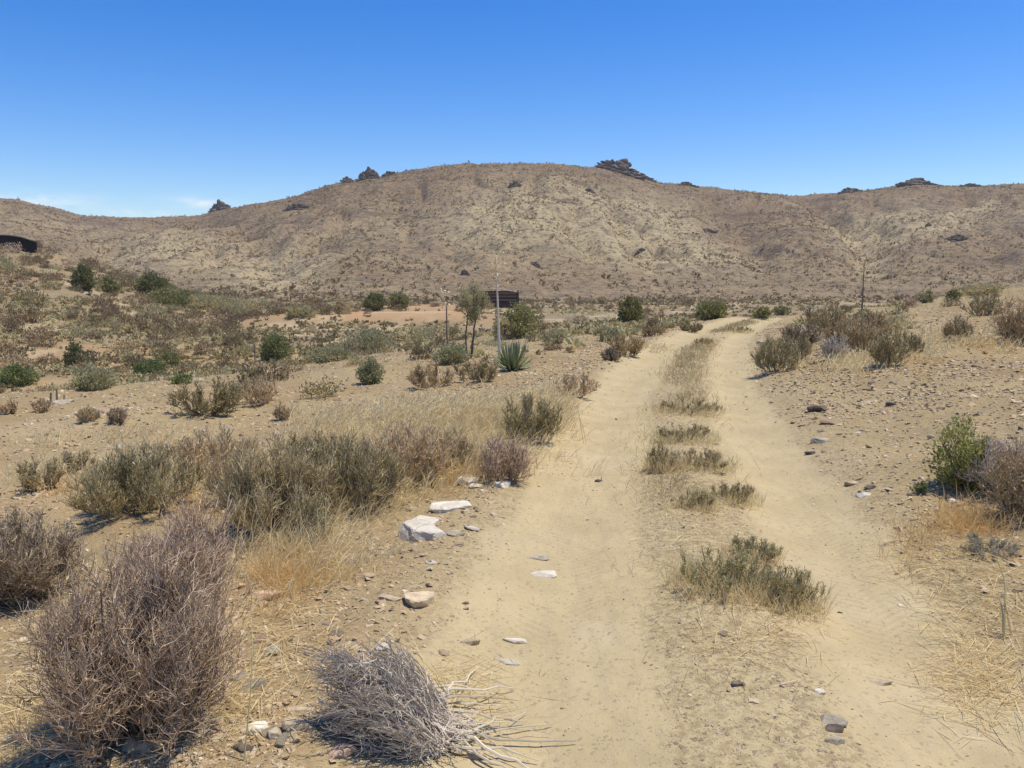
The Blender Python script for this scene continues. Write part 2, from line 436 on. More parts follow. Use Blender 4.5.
    hc = mixc(nt, ramp(nt, h1, 0.40, 0.60), (0.32, 0.23, 0.135), (0.405, 0.305, 0.178))
    hc = mixc(nt, mth(nt, 'MULTIPLY', ramp(nt, mth(nt, 'ADD', upz, mth(nt, 'MULTIPLY_ADD', h4, 1.6, -0.8)), 0.3, 0.8), 0.75), hc, (0.28, 0.192, 0.108))
    pz = ramp(nt, mth(nt, 'ADD', pal, mth(nt, 'MULTIPLY_ADD', h2, 0.9, -0.38)), 0.06, 0.45)
    hc = mixc(nt, mth(nt, 'MULTIPLY', pz, 0.9), hc, (0.555, 0.45, 0.26))
    hc = mixc(nt, mth(nt, 'MULTIPLY', ramp(nt, h2, 0.50, 0.60), 0.6), hc, (0.19, 0.15, 0.112))
    hc = mixc(nt, mth(nt, 'MULTIPLY', ramp(nt, h4, 0.52, 0.66), 0.45), hc, (0.20, 0.165, 0.125))
    hc = mixc(nt, mth(nt, 'MULTIPLY', ramp(nt, h3, 0.51, 0.60), 0.75), hc, (0.135, 0.108, 0.08))
    hc = mixc(nt, mth(nt, 'MULTIPLY', ramp(nt, h3, 0.46, 0.36), 0.6), hc, (0.46, 0.375, 0.235))
    mpb = N_(nt, 'ShaderNodeMapping'); mpb.inputs['Scale'].default_value = (0.05, 0.03, 0.42); nt.links.new(co, mpb.inputs[0])
    band = mth(nt, 'MULTIPLY', ramp(nt, noise(1.0, 7, 0.65, mpb.outputs[0]), 0.56, 0.63), ramp(nt, mth(nt, 'ADD', mth(nt, 'MULTIPLY', upz, 0.25), h4), 0.48, 0.6))
    hc = mixc(nt, mth(nt, 'MULTIPLY', band, 0.75), hc, mixc(nt, ramp(nt, h3, 0.4, 0.6), (0.12, 0.09, 0.07), (0.25, 0.165, 0.12)))
    c = mixc(nt, hill, near, hc)
    nt.links.new(c, b.inputs['Base Color'])
    hgt = mth(nt, 'ADD', mth(nt, 'MULTIPLY', fin, 0.7), mth(nt, 'MULTIPLY', vfin, 0.3))
    hgt = mth(nt, 'ADD', hgt, mth(nt, 'MULTIPLY', chip, 0.5)); hgt = mth(nt, 'ADD', hgt, mth(nt, 'MULTIPLY', chip2, 0.4))
    hgt = mth(nt, 'SUBTRACT', hgt, mth(nt, 'MULTIPLY', mth(nt, 'MULTIPLY', tread, rfac), 0.2))
    flat = mth(nt, 'SUBTRACT', 1.0, mth(nt, 'MULTIPLY', rfac, 0.45))
    bp = N_(nt, 'ShaderNodeBump'); bp.inputs['Distance'].default_value = 0.02
    nt.links.new(hgt, bp.inputs['Height']); nt.links.new(mth(nt, 'MULTIPLY', flat, 0.75), bp.inputs['Strength'])
    bp2 = N_(nt, 'ShaderNodeBump'); bp2.inputs['Distance'].default_value = 1.2
    nt.links.new(h3, bp2.inputs['Height']); nt.links.new(mth(nt, 'MULTIPLY', hill, 0.9), bp2.inputs['Strength'])
    nt.links.new(bp.outputs[0], bp2.inputs['Normal'])
    nt.links.new(bp2.outputs[0], b.inputs['Normal'])
    b.inputs['Roughness'].default_value = 1.0
    b.inputs['Specular IOR Level'].default_value = 0.05
    return m
M['ground'] = ground_mat()

# ------------------------------------------------------------------ terrain meshes
def build_terrain():
    fine = np.arange(-44, 44.001, 0.075)
    coarse = np.arange(46, 314.1, 2.0)
    th = np.radians(np.concatenate([fine, coarse]))
    r = np.concatenate([np.linspace(0.05, 0.9, 8, endpoint=False),
                        np.geomspace(0.9, 30, 520, endpoint=False),
                        np.geomspace(30, 520, 300, endpoint=False),
                        np.geomspace(520, 1500, 24)])
    nt_, nr = len(th), len(r)
    X = r[:, None] * np.sin(th)[None]; Y = r[:, None] * np.cos(th)[None]
    x = X.ravel(); y = Y.ravel()
    z = H(x, y)
    V = np.stack([x, y, z], 1)
    idx = np.arange(nr * nt_).reshape(nr, nt_)
    a = idx[:-1]; b = idx[1:]
    q = np.stack([a, np.roll(a, -1, 1), np.roll(b, -1, 1), b], -1).reshape(-1, 4)
    q = q[:, ::-1]
    # normals from the whole sheet
    gx = V[q[:, 2]] - V[q[:, 0]]; gy = V[q[:, 3]] - V[q[:, 1]]
    fn = norm(np.cross(gx, gy))
    vn = np.zeros_like(V)
    for k in range(4):
        for c in range(3):
            vn[:, c] += np.bincount(q[:, k], weights=fn[:, c], minlength=len(V))
    vn = norm(vn)
    if vn[:, 2].mean() < 0:
        q = q[:, ::-1]; vn = -vn
    # zones
    d = x - xr(y)
    wob = 0.16 * fbm(x / 0.6, y / 0.6, 71, 4)
    on = 1 - S(44, 52, y)
    rut = np.maximum(1 - S(0.22, 0.72, np.abs(d + 0.80 + wob)), 1 - S(0.16, 0.60, np.abs(d - 0.76 + wob))) * on
    rut = np.maximum(rut, 0.42 * (1 - S(1.3, 2.0, np.abs(d))) * on * S(8, 20, y))
    om = np.maximum(orange_mask(x, y), 0)
    om = np.clip(om + 0.5 * S(0.0, 0.45, fbm(x / 9, y / 7, 81, 3)) * S(10, 20, -d) * S(12, 25, y) * (1 - S(85, 110, y)), 0, 1)
    om = np.clip(om + 0.45 * S(0.0, 0.5, fbm(x / 3, y / 3, 83, 3)) * S(2, 5, -d) * (1 - S(14, 22, y)), 0, 1)
    u, y0, y1, t = hill_t(x, y)
    hill = S(-0.25, 0.02, t)
    px = 512 + F * u
    def blob(cx, cy, wx, wy): return np.exp(-(((px - cx) / wx) ** 2 + ((t - cy) / wy) ** 2))
    pale = 0.75 * blob(560, 0.5, 75, 0.2) + 0.7 * blob(640, 0.48, 45, 0.22) + 0.4 * blob(490, 0.38, 40, 0.14) + 0.55 * blob(280, 0.2, 50, 0.18) \
        + 0.5 * blob(900, 0.55, 45, 0.16) + 0.9 * np.exp(-((px - (865 + 210 * np.clip(t - 0.22, 0, 1))) / 17) ** 2) * S(0.12, 0.25, t) * (1 - S(0.62, 0.85, t)) \
        + 0.35 * blob(160, 0.35, 80, 0.2) + 0.35 * blob(700, 0.25, 80, 0.12) + 0.3 * blob(860, 0.5, 40, 0.2)
    pale = pale + (0.6 * S(0.1, 0.4, fbm(x / 3.5, y / 6, 91, 3)) * S(25, 45, y) + 0.4 * S(0.1, 0.5, fbm(x / 2, y / 2, 92, 3)) + 1.2 * np.exp(-((px - 127) / 9) ** 2 - ((y - 88) / 7) ** 2)) * (1 - hill)
    upper = np.clip(S(0.5, 0.95, t) * 0.8 + 0.5 * blob(330, 0.8, 120, 0.25) + 0.55 * blob(740, 0.55, 60, 0.3) + 0.35 * blob(880, 0.9, 80, .1), 0, 1) * hill
    litter = np.clip((0.85 * S(38, 50, y) + 0.55 * S(9, 22, y) * S(2, 5, -d)) * np.maximum(S(2.5, 6, np.abs(d)), S(42, 50, y)) * (1 - 0.8 * om), 0, 1)
    zone = np.stack([rut, om, hill, np.ones_like(rut)], 1)
    fx = x[q].mean(1); fy = y[q].mean(1)
    fd = fx - xr(fy)
    trk = (np.abs(fd) < 1.3) & (fy > -8) & (fy < 50)
    _, _, _, ft = hill_t(fx, fy)
    hl = (ft > -0.12) & (fy > 60)
    for name, msk in (('dirt_track', trk), ('hills', hl & ~trk), ('ground', ~trk & ~hl)):
        qq = q[msk]
        used = np.unique(qq)
        rm = np.full(len(V), -1, np.int64); rm[used] = np.arange(len(used))
        fcs = rm[qq]
        lists = [fcs]
        if name == 'ground':
            ring = rm[idx[0]]
            extra = ring[None, ::-1] if True else None
            ext = extra if len(extra[0]) else None
            lists = [fcs, ext]
        me = make_mesh(name, V[used], lists, M['ground'], smooth=True)
        at = me.attributes.new('zone', 'FLOAT_COLOR', 'POINT'); at.data.foreach_set('color', zone[used].astype(np.float32).ravel())
        strip = 1 - S(1.0, 1.9, np.abs(d))
        for an_, av_ in (('lateral', d), ('strip', strip), ('pale', pale), ('upper', upper), ('litter', litter)):
            at = me.attributes.new(an_, 'FLOAT', 'POINT'); at.data.foreach_set('value', av_[used].astype(np.float32))
        me.normals_split_custom_set_from_vertices([tuple(n) for n in vn[used]])
        o = obj(name, me); o['kind'] = 'structure'
build_terrain()

# ------------------------------------------------------------------ shrubs
def skeleton(rng, h, w, n0, n1, n2, upr=0.35, lo1=0.04, jit=1.0):
    az = rng.uniform(0, 2 * math.pi, n0)
    rr = np.sqrt(rng.uniform(0.0, 1, n0)) * 0.5 * w
    tipz = h * (0.62 + 0.38 * rng.random(n0)) * np.sqrt(np.clip(1 - 0.75 * (rr / (0.5 * w)) ** 2, 0.1, 1))
    b0 = rng.normal(size=(n0, 3)) * 0.05 * w; b0[:, 2] = -0.03 * h
    b0[:, :2] += np.stack([np.cos(az), np.sin(az)], 1) * (rr * 0.42)[:, None]
    tip = np.stack([np.cos(az) * rr, np.sin(az) * rr, tipz], 1)
    K = 6
    t = np.linspace(0, 1, K)[None, :, None]
    P0 = b0[:, None] + (tip - b0)[:, None] * t
    P0[..., :2] += (tip - b0)[:, None, :2] * (np.sin(t * math.pi) * 0.18)
    P0 += rng.normal(size=P0.shape) * 0.035 * h * np.sin(t * math.pi)
    def sub(P, n, lo, hi, jit, up, l0, l1, K2):
        Nn, K, _ = P.shape
        tt = rng.uniform(lo, hi, (Nn, n)); f = tt * (K - 1)
        k = np.minimum(f.astype(int), K - 2); fr = (f - k)[..., None]
        ii = np.arange(Nn)[:, None]
        o = P[ii, k] * (1 - fr) + P[ii, k + 1] * fr
        tg = norm(P[ii, k + 1] - P[ii, k])
        dv = norm(tg + jit * norm(rng.normal(size=tg.shape)) + np.array([0, 0, up]))
        ln = h * rng.uniform(l0, l1, (Nn, n)) * (1.05 - 0.45 * tt)
        o = o.reshape(-1, 3); dv = dv.reshape(-1, 3); ln = ln.reshape(-1)
        s = np.linspace(0, 1, K2)[None, :, None]
        Q = o[:, None] + dv[:, None] * ln[:, None, None] * s
        Q[..., 2] += (s[..., 0] ** 2) * (ln * 0.18)[:, None]
        Q += np.cumsum(rng.normal(size=Q.shape) * (ln * 0.075)[:, None, None], 1) * np.minimum(s * 3, 1)
        return Q
    P1 = sub(P0, n1, lo1, 1.0, jit, upr, 0.20, 0.40, 5)
    P2 = sub(P1, n2, 0.1, 1.0, jit, upr, 0.08, 0.22, 4)
    return P0, P1, P2

def rad(P, r0, r1):
    return np.repeat(np.linspace(r0, r1, P.shape[1])[None], len(P), 0)

def tt_(n, k, rng):
    return np.repeat(rng.random(n), k)

def broom(name, rng, h, w, px_m, n0, n1, n2, mats, leaf=None, head=None, upr=0.35):
    """Empty + stems, twigs, optional leaves / heads. px_m: metres per pixel at its distance."""
    root = bpy.data.objects.new(name, None); col.objects.link(root)
    P0, P1, P2 = skeleton(rng, h, w, n0, n1, n2, upr)
    mn = 0.32 * px_m
    k = max(h, 0.3)
    V, q = tubes(P0, rad(P0, max(0.012 * k, mn), max(0.004 * k, mn)), 4)
    obj('stems', make_mesh('stems', V, q, M[mats[0]], tt_(n0, P0.shape[1] * 4, rng)), root)
    Va, qa = tubes(P1, rad(P1, max(0.004 * k, mn), max(0.0018 * k, mn * 0.7)))
    Vb, qb = tubes(P2, rad(P2, max(0.0022 * k, mn * 0.8), max(0.0009 * k, mn * 0.5)))
    tn = np.concatenate([tt_(len(P1), 15, rng) * 0.7, tt_(len(P2), 12, rng)]) ** 1.5
    obj('twigs', make_mesh('twigs', np.concatenate([Va, Vb]), np.concatenate([qa, qb + len(Va)]), M[mats[1]], tn), root)
    if leaf:
        mat, n, ln, wd = leaf
        i = rng.integers(0, len(P2), n); t = rng.random(n)[:, None]
        o = P2[i, 0] * (1 - t) + P2[i, -1] * t
        dv = norm(P2[i, -1] - P2[i, 0]) + 0.8 * rng.normal(size=(n, 3))
        s = rng.uniform(0.6, 1.3, n)
        V, q = leaves(o, dv, ln * s, wd * s, rng)
        obj('leaves', make_mesh('leaves', V, q, M[mat], tt_(n, 4, rng)), root)
    if head:
        mat, n, ln, wd = head
        top = np.argsort(-P2[:, -1, 2] + rng.normal(size=len(P2)) * 0.15 * h)[:n * 2]
        i = rng.choice(top, min(n, len(top)), replace=False)
        n = len(i)
        s = rng.uniform(0.6, 1.3, n)
        V, qs = blades(P2[i, -1] - 0.2 * ln * norm(P2[i, -1] - P2[i, 0]), norm(P2[i, -1] - P2[i, 0]) + 0.3 * rng.normal(size=(n, 3)), ln * s, wd * s, np.zeros(n), rng)
        tag(obj('seed_heads', make_mesh('seed_heads', V, qs, M[mat], tt_(n, 5, rng)), root), kind='stuff')
    return root

def dome_points(rng, n, h, w, shell=0.5, lump=0.25, base=0.0):
    v = norm(rng.normal(size=(n, 3))); v[:, 2] = np.abs(v[:, 2]) * 1.0
    az = np.arctan2(v[:, 1], v[:, 0]); s = rng.uniform(0, 100)
    lu = 1 + lump * fbm(az * 1.3 + s, v[:, 2] * 2.5 + s, 5, 2) * 1.6
    rr = (rng.random(n) ** (1 / 3.0)) * (1 - shell) + shell * rng.uniform(0.75, 1.0, n)
    p = v * (rr * lu)[:, None]
    taper = 0.62 + 0.38 * S(0, 0.35, p[:, 2])
    P = np.stack([p[:, 0] * w * 0.5 * taper, p[:, 1] * w * 0.5 * taper, base + p[:, 2] * (h - base)], 1)
    return P, v

def leafy(name, rng, h, w, px_m, mats, n, ln, wd, shell=0.45, lump=0.3, up=0.5, stems=14, single=False):
    """dense bush: branch stems + foliage (n leaf blades)"""
    P, v = dome_points(rng, n, h, w, shell, lump)
    # clump the leaves around twig tips
    nc = max(24, n // 22)
    C, cv = dome_points(rng, nc, h * 0.96, w * 0.95, shell, lump)
    ci = rng.integers(0, nc, n)
    P = C[ci] + rng.normal(size=(n, 3)) * np.array([w, w, h]) * 0.055 + 0.03 * (P - C[ci])
    P[:, 2] = np.abs(P[:, 2])
    dv = cv[ci] * 0.6 + np.array([0, 0, up]) + 0.6 * rng.normal(size=(n, 3))
    s = rng.uniform(0.6, 1.35, n)
    Vl, ql = leaves(P, dv, ln * s, np.maximum(wd * s, 0.45 * px_m), rng)
    tn = np.clip(np.repeat(rng.random(nc)[ci] * 0.6 + rng.random(n) * 0.4, 4), 0, 1)
    sel = rng.integers(0, nc, stems)
    K = 5; t = np.linspace(0, 1, K)[None, :, None]
    B = rng.normal(size=(stems, 3)) * 0.04 * w; B[:, 2] = -0.04 * h
    Ps = B[:, None] * (1 - t) + C[sel][:, None] * t
    Ps += rng.normal(size=Ps.shape) * 0.03 * h * np.sin(t * math.pi)
    Vs, qs = tubes(Ps, rad(Ps, max(0.02 * h, 0.3 * px_m), max(0.006 * h, 0.2 * px_m)), 4)
    if single:
        me = make_mesh('foliage', Vl, ql, M[mats[1]], tn)
        return obj(name, me)
    root = bpy.data.objects.new(name, None); col.objects.link(root)
    obj('stems', make_mesh('stems', Vs, qs, M[mats[0]], tt_(stems, K * 4, rng)), root)
    obj('foliage', make_mesh('foliage', Vl, ql, M[mats[1]], tn), root)
    return root

placed = []     # (x, y, radius) of hand-placed plants, kept clear of random scatter
def put(o, p, rz, label, cat, group=None, scale=None):
    o.location = [float(v) for v in p]; o.rotation_euler = (0, 0, rz)
    if scale is not None: o.scale = scale
    tag(o, label, cat, group)
    return o

# kind, px, row of base, width px, height px, label
PL = [
 # ---- left foreground
 ('broomP', 142, 742, 200, 185, 'largest purple-brown twiggy shrub, dark at its foot, in the left foreground'),
 ('broomP', 188, 640, 135, 135, 'purple-brown twiggy shrub just behind the largest foreground shrub'),
 ('broomP', 26, 602, 112, 98, 'bushy purple-brown shrub cut off by the left edge of the photo'),
 ('broomH', 140, 514, 120, 72, 'grey twiggy shrub dotted with pale seed heads, left of the long grey thicket'),
 ('broomH', 218, 474, 80, 46, 'smaller grey shrub right behind the one with pale seed heads'),
 ('broomG', 278, 536, 110, 100, 'tall grey twiggy shrub at the near left end of the thicket along the track'),
 ('broomG', 342, 514, 105, 82, 'grey twiggy shrub in the middle of the thicket along the track'),
 ('broomG', 404, 486, 95, 66, 'grey-brown shrub at the far end of the thicket, half hidden in pale grass'),
 ('broomP', 503, 482, 58, 54, 'small purple-brown broom-like shrub beside the white stones at the track edge'),
 ('broomO', 530, 444, 62, 52, 'olive-tan bushy shrub above the purple one at the track edge'),
 ('broomO', 38, 490, 48, 32, 'small grey-green shrub on the bare ground at far left'),
 ('broomG', 76, 472, 34, 22, 'very small grey shrub right of the small grey-green one on bare ground'),
 ('broomG', 572, 398, 52, 26, 'low tangled grey dead shrub touching the left wheel rut'),
 ('broomG', 244, 502, 70, 62, 'grey shrub behind the near left end of the thicket'),
 ('broomO', 312, 478, 80, 46, 'olive-grey shrub at the back of the thicket, behind its tall near end'),
 ('broomG', 374, 504, 64, 64, 'grey shrub wedged between the middle and far parts of the thicket'),
 ('broomO', 448, 474, 62, 46, 'olive-tan shrub in the pale grass left of the small purple-brown shrub'),
 ('broomG', 310, 546, 54, 52, 'low grey shrub at the front foot of the thicket'),
 ('broomM', 182, 462, 46, 26, 'brownish shrub low behind the shrub with pale seed heads'),
 # ---- middle left
 ('broomM', 208, 416, 78, 40, 'dull brown mounded shrub on the flat left of the bare soil'),
 ('broomG', 262, 404, 46, 30, 'greyish shrub at the right side of the dull brown mounded one'),
 ('broomG', 282, 420, 16, 18, 'lone little grey tuft shrub on the stony orange ground'),
 ('leafG', 276, 360, 36, 27, 'round green bush in the middle of the valley, left of the orange bank'),
 ('leafS', 366, 352, 62, 24, 'wide grey-green bush below the orange earth bank'),
 ('leafS', 330, 362, 52, 16, 'low grey-green bush left of the wide one below the orange bank'),
 ('leafS', 371, 384, 30, 26, 'upright grey-green bush standing by itself on bare soil'),
 ('broomM', 432, 388, 48, 28, 'brown-grey shrub in front of the two thin stalks'),
 ('broomM', 478, 381, 56, 28, 'grey-brown shrub touching the left side of the agave'),
 ('leafS', 452, 364, 40, 20, 'grey-green low bush around the feet of the thin-stalked tree'),
 ('leafG', 519, 338, 40, 36, 'tall rounded green bush between the dark shed and the agave'),
 ('leafO', 502, 340, 20, 24, 'olive bush leaning on the left side of the tall rounded green one'),
 ('leafS', 554, 344, 26, 13, 'low blue-green bush right of the tall rounded green bush'),
 ('leafD', 630, 324, 32, 30, 'dense dark green round bush left of where the track fades out'),
 ('leafG', 711, 320, 40, 22, 'broad green bush behind the far end of the track'),
 ('leafG', 760, 319, 22, 12, 'small green bush right of the far end of the track'),
 ('leafG', 783, 315, 20, 9, 'flat green bush peeping over the right bank'),
 ('broomM', 628, 356, 34, 26, 'brown dry shrub at the left edge of the distant track'),
 ('broomP', 612, 361, 20, 15, 'purplish dry shrub touching the brown one at the distant track edge'),
 ('leafS', 610, 342, 26, 15, 'grey-green shrub below the dense dark green round bush'),
 ('broomO', 652, 336, 28, 20, 'olive scrubby bush right of the dense dark green round bush'),
 ('broomO', 690, 332, 22, 12, 'tan scrubby bush on the left verge near the end of the track'),
 ('leafD', 376, 310, 26, 17, 'dark green bush on top of the orange bank'),
 ('leafG', 399, 308, 28, 16, 'green bush joined to the dark one on top of the orange bank'),
 ('leafO', 343, 314, 24, 16, 'olive bush left of the dark pair on the orange bank'),
 ('leafO', 300, 318, 36, 12, 'olive-brown low bush at the left end of the orange bank'),
 # ---- left slope
 ('leafD', 84, 290, 26, 25, 'dark green bush high on the left slope'),
 ('leafG', 111, 293, 18, 17, 'smaller green bush right beside the high dark green one on the slope'),
 ('leafD', 154, 296, 38, 24, 'big dark green bush right of the sandy gap on the slope crest'),
 ('leafG', 170, 306, 46, 18, 'green bush spreading below the big dark one at the crest'),
 ('leafO', 214, 309, 80, 14, 'long low olive bush trailing down the right end of the slope crest'),
 ('leafD', 76, 366, 22, 24, 'dark green upright bush at the foot of the left slope'),
 ('leafB', 17, 386, 42, 23, 'bright green bush touching the left edge of the photo'),
 ('leafS', 92, 391, 48, 27, 'pale green bush right of the bright green one at the slope foot'),
 ('leafB', 150, 376, 34, 15, 'fresh green low bush right of the pale green one'),
 ('leafG', 168, 366, 30, 14, 'small green bush behind the fresh green low one'),
 ('leafB', 182, 384, 24, 10, 'lowest strip of fresh green growth in the valley left of centre'),
 ('leafB', 251, 378, 22, 9, 'little green patch bush in yellow grass'),
 ('broomM', 27, 324, 36, 20, 'dark brown rounded shrub halfway up the left slope'),
 ('broomG', 88, 422, 20, 17, 'left one of two small grey shrubs on the edge of the bare flat'),
 ('broomP', 118, 424, 24, 18, 'right one of two small shrubs on the edge of the bare flat, browner'),
 ('broomG', 8, 414, 18, 16, 'little grey shrub at the left photo edge above the bare flat'),
 ('broomG', 42, 412, 20, 14, 'little grey shrub below the three dead stumps'),
 # ---- right
 ('broomM', 822, 332, 56, 30, 'wide brown shrub on top of the right bank'),
 ('broomP', 800, 346, 40, 26, 'purplish shrub in front of the wide brown one on the right bank'),
 ('broomG', 777, 372, 42, 40, 'grey open-twigged shrub nearest the right wheel rut'),
 ('broomS', 832, 362, 34, 30, 'grey-blue shrub in the middle of the right bank group'),
 ('broomO', 858, 356, 34, 40, 'straw-coloured upright shrub in the right bank group'),
 ('broomO', 888, 366, 36, 42, 'tall olive upright shrub at the right end of the bank group'),
 ('broomM', 868, 336, 40, 28, 'brown shrub at the back of the right bank group'),
 ('broomO', 956, 342, 26, 26, 'grey-green shrub alone on the stony right plain'),
 ('broomM', 1018, 344, 48, 50, 'tall brown shrub cut off by the right edge of the photo'),
 ('broomG', 984, 316, 38, 22, 'grey shrub left of and behind the tall brown one at the right edge'),
 ('leafS', 926, 303, 18, 13, 'small grey-green bush on the right skyline bank, leftmost'),
 ('leafD', 953, 300, 18, 10, 'small dark bush on the right skyline bank'),
 ('leafO', 980, 297, 42, 13, 'long olive bush with a yellowish top on the right skyline bank'),
 ('flower', 963, 488, 60, 62, 'green leafy bush with pale yellow flower heads beside the right rut'),
 ('broomS', 996, 492, 50, 66, 'blue-grey twiggy shrub between the flowering green bush and the photo edge'),
 ('broomM', 1024, 516, 70, 84, 'brown twiggy shrub cut off by the right photo edge, beside the flowering bush'),
 ('broomS', 990, 556, 56, 20, 'low grey clump of dead stems below the brown shrub at right'),
 ('sprout', 919, 495, 15, 11, 'tiny green sprout left of the flowering bush'),
 ('broomM', 842, 346, 40, 26, 'brown shrub low in the heart of the right bank group'),
 ('broomG', 796, 360, 34, 28, 'grey shrub just behind the one nearest the right wheel rut'),
 ('broomO', 908, 356, 32, 26, 'pale olive tussocky shrub right of the tall olive one on the bank'),
 # ---- middle strip of the track
 ('tuftS', 722, 590, 78, 58, 'large grey-green tuft on the middle strip, left part of the nearest clump'),
 ('tuftO', 784, 606, 62, 56, 'olive tuft on the middle strip, right front of the nearest clump'),
 ('tuftD', 752, 560, 44, 32, 'dark green small tuft at the back of the nearest middle strip clump'),
 ('tuftO', 735, 502, 40, 26, 'tan-green tuft on the middle strip behind the nearest clump'),
 ('tuftS', 697, 508, 32, 24, 'small grey tuft on the left side of the middle strip'),
 ('tuftO', 700, 468, 52, 24, 'wide olive-brown tuft halfway along the middle strip'),
 ('tuftS', 664, 470, 30, 38, 'upright tuft on the left edge of the middle strip'),
 ('tuftO', 686, 440, 50, 22, 'tan tuft behind the upright one on the middle strip'),
 ('tuftO', 690, 412, 54, 17, 'flat tan tuft far along the middle strip'),
 ('tuftO', 704, 346, 18, 11, 'round tan tuft far along the middle strip'),
 ('tuftO', 735, 332, 26, 8, 'farthest flat tuft on the middle strip'),
]
def upright(n, r, lean=0.3, wind=(0.0, 0.0)):
    d = r.normal(size=(n, 3)) * lean; d[:, 2] = 1; d[:, 0] += wind[0]; d[:, 1] += wind[1]
    return d

def build_plant(kind, h, w, pm, seed):
    r = np.random.default_rng(seed)
    d = pm * F
    dens = 1.0 if d < 8 else (0.7 if d < 20 else 0.45)
    size = w / pm                     # pixels wide
    q = np.clip(size / 100, 0.35, 1.0)
    n0 = int(np.clip(36 * q, 20, 40)); n1 = int(np.clip(16 * q, 10, 16)); n2 = int(np.clip(13 * q, 7, 13))
    nm = 'dry_shrub'
    if kind == 'broomP':
        return broom(nm, r, h, w, pm, n0 + (12 if size > 130 else 4), n1 + 1, n2, ('darkbark', 'purple'), leaf=('brown', int(2600 * q), max(0.016, pm), max(0.004, 0.6 * pm)))
    if kind == 'broomG':
        return broom(nm, r, h, w, pm, n0, n1, n2, ('bark', 'grey'), leaf=('olive', int(800 * q), max(0.02, pm), max(0.004, 0.6 * pm)), upr=0.55)
    if kind == 'broomH':
        return broom(nm, r, h, w, pm, n0, n1, n2, ('darkbark', 'grey'), leaf=('olive', int(1200 * q), max(0.02, pm), max(0.005, 0.6 * pm)),
                     head=('cream', int(130 * q), max(0.03, 1.6 * pm), max(0.008, 0.9 * pm)), upr=0.6)
    if kind == 'broomO':
        return broom(nm, r, h, w, pm, n0, n1, n2, ('bark', 'brown'), leaf=('olive', int(3600 * q), max(0.03, 1.6 * pm), max(0.005, 0.7 * pm)), upr=0.7)
    if kind == 'broomM':
        return broom(nm, r, h, w, pm, n0, n1, n2, ('darkbark', 'brown'), leaf=('brown', int(2600 * q), max(0.025, 1.3 * pm), max(0.006, 0.7 * pm)))
    if kind == 'broomS':
        return broom(nm, r, h, w, pm, n0, n1, n2, ('bark', 'lavender'), leaf=('sage', int(2200 * q), max(0.02, pm), max(0.005, 0.7 * pm)))
    if kind == 'flower':
        o = leafy('flowering_bush', r, h, w, pm, ('darkbark', 'yelgreen'), 4200, 0.03, 0.011, 0.35, 0.35, 0.7, 22)
        C, cv = dome_points(r, 130, h * 1.02, w * 0.95, 0.8, 0.3)
        V, qs = leaves(C, r.normal(size=C.shape) + np.array([0, 0, 0.6]), np.full(130, 0.022), np.full(130, 0.018), r)
        tag(obj('flower_heads', make_mesh('flower_heads', V, qs, M['yellow'], tt_(130, 4, r)), o), kind='stuff')
        return o
    if kind == 'sprout':
        return broom('green_sprout', r, h, w, pm, 8, 5, 3, ('bark', 'bark'), leaf=('brgreen', 300, 0.025, 0.01), upr=0.6)
    if kind.startswith('tuft'):
        m = {'S': 'dust', 'O': 'dryolive', 'D': 'olive'}[kind[-1]]
        o = broom('grass_tuft', r, h, w, pm, int(46 * max(q, .6)), 6, 5, ('grey', 'dust' if kind[-1] != 'D' else 'olive'),
                  leaf=(m, int(2600 * q), max(0.026, 1.2 * pm), max(0.004, 0.55 * pm)), upr=0.7)
        n = int(1500 * max(q, .5)); az = r.uniform(0, 6.28, n); rr = np.sqrt(r.random(n))
        b = np.stack([np.cos(az) * rr * w * 0.6, np.sin(az) * rr * w * 0.6, np.full(n, -0.02 * h)], 1)
        V, qs = blades(b, upright(n, r, 0.4), h * r.uniform(0.3, 1.0, n), np.full(n, max(0.0025, 0.4 * pm)), r.random(n) * 0.6, r)
        obj('dry_blades', make_mesh('dry_blades', V, qs, M['straw'], tt_(n, 5, r)), o)
        return o
    m = {'G': 'green', 'D': 'dkgreen', 'S': 'sage', 'O': 'olive', 'B': 'brgreen'}[kind[-1]]
    n = int(np.clip(4.2 * size * (h / pm), 500, 4500)); lp = 0.12 if kind[-1] == 'D' else 0.22
    return leafy('leafy_bush', r, h, w, pm, ('darkbark', m), n, 2.1 * pm, 1.25 * pm, 0.4, lp)

for i, (kind, px, row, wp, hp, label) in enumerate(PL):
    p, t = hit(px, row)
    dep = float(np.dot(p - CAM, FW)); pm = dep / F
    w, h = wp * pm, hp * pm
    if kind.startswith('broom'): w, h = w * (1.05 if kind[-1] in 'GHO' else 0.95) * (0.88 if wp > 130 else 1), h * (0.95 if wp > 130 else 0.86)
    if kind.startswith('tuft'): w, h = w * 1.2, h * 0.62
    p = p + np.array([p[0], p[1], 0]) / math.hypot(p[0], p[1]) * (0.12 * w)
    p[2] = float(H(p[:1], p[1:2])[0])
    cat = 'grass tuft' if kind.startswith('tuft') else ('bush' if kind.startswith('leaf') or kind == 'flower' else ('sprout' if kind == 'sprout' else 'shrub'))
    o = build_plant(kind, h, w, pm, 100 + i)
    put(o, p, R.uniform(0, 6.28), label, cat)
    placed.append((p[0], p[1], w * 0.5))
PLA = np.array(placed)

